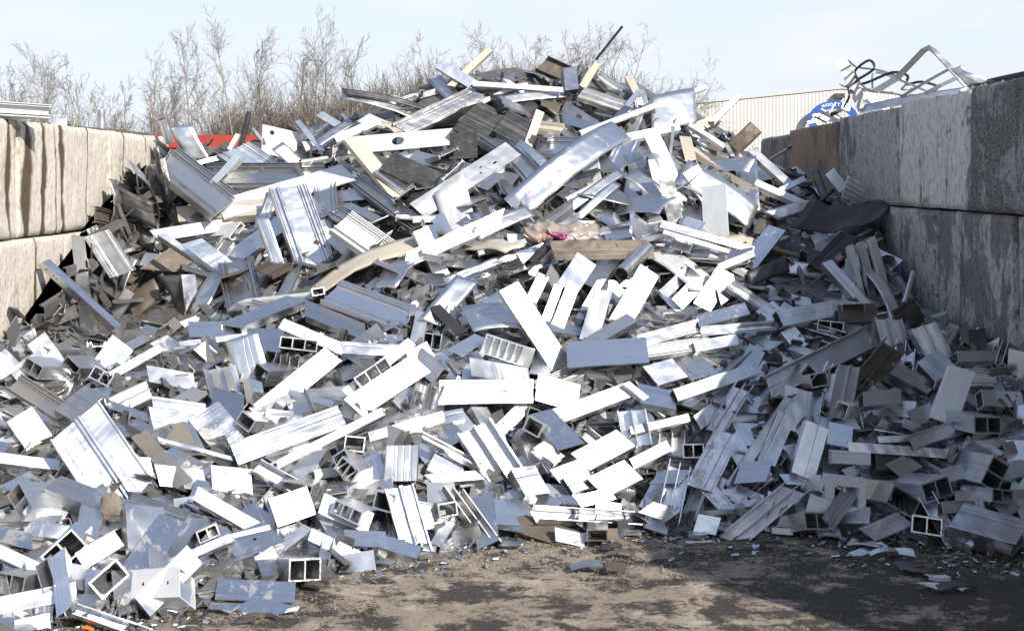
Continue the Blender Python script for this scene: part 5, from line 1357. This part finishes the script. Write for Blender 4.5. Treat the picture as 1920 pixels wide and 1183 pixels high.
TREES = [ # px, top row, distance, stems, spread, upright, label
 (-30,112,47,2,.8,.9,'bare tree cut by the left picture edge'),
 (22,98,46,2,.8,1.0,'hazy bare tree at the far left edge above the white profile stack'),
 (76,80,44,1,.75,1.1,'slim bare tree above the left wall, right of the leftmost tree'),
 (172,102,46,1,.75,1.2,'bare tree behind the galvanised pipe at left'),
 (-5,135,50,2,.7,1.0,'faint bare sapling at the far left edge behind the others'),
 (48,120,49,2,.7,1.0,'faint bare sapling between the two leftmost slim trees'),
 (118,125,49,2,.7,1.0,'faint bare sapling left of the galvanised pipe'),
 (208,135,50,2,.7,1.0,'faint bare sapling right of the galvanised pipe'),
 (296,120,47,2,.8,1.0,'low bare tree just left of the many-stemmed tree'),
 (248,150,48,2,.7,1.1,'short thin bare sapling left of the two tall left trees'),
 (338,36,42,3,.8,.8,'tall bare many-stemmed tree behind the folded grey sheet'),
 (392,120,47,1,.8,1.1,'low bare tree between the many-stemmed tree and the tallest left tree'),
 (432,20,42,3,.8,.9,'tallest bare tree at left, above the red container'),
 (482,60,44,1,.9,1.0,'thin bare tree right of the tallest left tree'),
 (560,80,46,1,.7,1.1,'thin bare tree left of the tall tree behind the white panel'),
 (604,24,44,3,.8,.9,'tall bare tree behind the standing white panel and container end'),
 (640,78,47,1,.8,1.0,'faint bare tree just left of the slender pale-stemmed tree'),
 (668,62,43,1,.55,1.3,'slender pale-stemmed bare tree left of the heap peak'),
 (722,100,48,2,.8,.9,'low bare tree above the curled grey strip'),
 (785,88,47,2,.8,.8,'low bare tree just left of the pale post at the peak'),
 (852,50,44,2,.9,.8,'bare tree directly behind the pale post at the peak'),
 (918,64,46,2,.9,.7,'bare tree just right of the pale post at the peak'),
 (966,36,44,4,.95,.6,'broad dense bare tree behind the heap peak, left one'),
 (1034,32,45,4,.95,.6,'broad dense bare tree behind the brown offcut on the peak'),
 (1084,48,46,3,1.0,.5,'wide bare tree left of the thin dark rod'),
 (1132,42,44,3,1.0,.5,'wide bare tree behind the thin dark rod'),
 (1186,84,42,2,1.15,.25,'round-headed dark bare tree at the right end of the tree row')]
for i, (px, py, Y, stems, spread, upr, lab) in enumerate(TREES):
    rs = np.random.default_rng(100+i)
    Ht = H + (HOR-py)/F*Y
    big, small = grow(rs, Ht, stems, spread, 3, upr)
    z = max(s[5] for s in big+small)
    k = Ht/z
    big = np.asarray(big); small = np.asarray(small)
    for S in (big, small): S[:,[2,5]] *= k
    r = bpy.data.objects.new('bare_tree', None); COL.objects.link(r); r.location = ((px-960)/F*Y, Y, 0)
    tag(r, lab, 'tree', 'bare trees behind the scrap yard')
    V, Fs = tubes(big, 5); new_obj('trunk', np_mesh('trunk', V, Fs), M['bark'], r)
    V, Fs = tubes(small, 3); new_obj('crown', np_mesh('crown', V, Fs), M['twig'], r)
rs = np.random.default_rng(5); S = []
for i in range(2100):
    px = rs.uniform(-120, 1260) if i % 5 < 2 else rs.uniform(440, 1240); Y = rs.uniform(46, 56)
    hp = float(np.interp(px, [-120,200,260,420,500,640,760,830,1000,1200,1260], [185,195,205,180,175,148,116,120,98,128,180]))
    ht = (H+(HOR-hp)/F*Y)*rs.uniform(.55,1.08); x0 = (px-960)/F*Y
    for k in range(5):
        p = np.array([x0+rs.normal(0,.25), Y+rs.normal(0,.3), 0.]); d = np.array([rs.normal(0,.22), rs.normal(0,.2), 1.]); L = ht*rs.uniform(.6,1)
        n = 5
        for j in range(n):
            d = d + rs.normal(0,.12,3); d /= np.linalg.norm(d); q = p+d*L/n
            S.append([*p,*q,.018*(1-.7*j/n),.018*(1-.7*(j+1)/n)])
            for _ in range(3):
                e = d + rs.normal(0,.6,3); e /= np.linalg.norm(e); f = p+e*ht*rs.uniform(.08,.2)
                S.append([*p,*f,.008,.005]); e2 = e+rs.normal(0,.5,3); S.append([*((p+f)/2),*((p+f)/2+e2*ht*.08),.006,.005])
            p = q
V, Fs = tubes(S, 3); o = new_obj('brush_thicket', np_mesh('brush_thicket', V, Fs), M['brush'])
tag(o, 'brown leafless brush thicket along the foot of the bare trees', 'brush', kind='stuff')

# ------------------------------------------------------------------ labels that single each piece out
def direction(dx, dy):
    a = math.degrees(math.atan2(-dy, dx)) % 360
    return ['right of','above right of','above','above left of','left of','below left of','below','below right of'][int(((a+22.5) % 360)//45)]
LMS = [(q[3], q[4], q[7]) for q in PIECES if q[7]]
for q in PIECES:
    if q[6]: q[0]['label'] = q[6]; q[0]['group'] = 'scrap pieces of the heap'
todo = [q for q in PIECES if not q[6]]
names = {}
for q in todo:
    near = sorted(LMS, key=lambda l: (l[0]-q[3])**2+(l[1]-q[4])**2)
    words = FW[q[2]] + ' ' + KN[q[1]][1]
    near = near[0]
    q.append(f"{words} {direction(q[3]-near[0], q[4]-near[1])} {near[2]}"); q.append(math.hypot(q[3]-near[0], q[4]-near[1]))
    names.setdefault(q[8], []).append(q)
ORD = ['nearest','second nearest','third nearest','fourth nearest','fifth nearest','sixth nearest','seventh nearest','eighth nearest']
for lab, qs in names.items():
    qs.sort(key=lambda q: q[9])
    for i, q in enumerate(qs):
        o = q[0]; o['group'] = 'scrap pieces of the heap'
        if len(qs) == 1: o['label'] = lab
        elif len(qs) == 2: o['label'] = ('nearer ' if i == 0 else 'farther ') + lab
        else: o['label'] = ORD[min(i,7)] + ' ' + lab
dl = {}
for o, fw, px, py, L in debris:
    near = min(LMS, key=lambda l: (l[0]-px)**2+(l[1]-py)**2)
    lab = f"loose {fw} scrap on the dirt {direction(px-near[0], py-near[1])} {near[2]}"
    lab = lab.replace(' scrap on the dirt', ' scrap')
    dl.setdefault(lab, []).append((math.hypot(px-near[0], py-near[1]), o))
for lab, os_ in dl.items():
    os_.sort(key=lambda t: t[0])
    for i, (_, o) in enumerate(os_):
        o['group'] = 'loose scraps on the dirt'
        o['label'] = lab if len(os_) == 1 else lab.replace('loose', ORD[i]+' loose', 1)
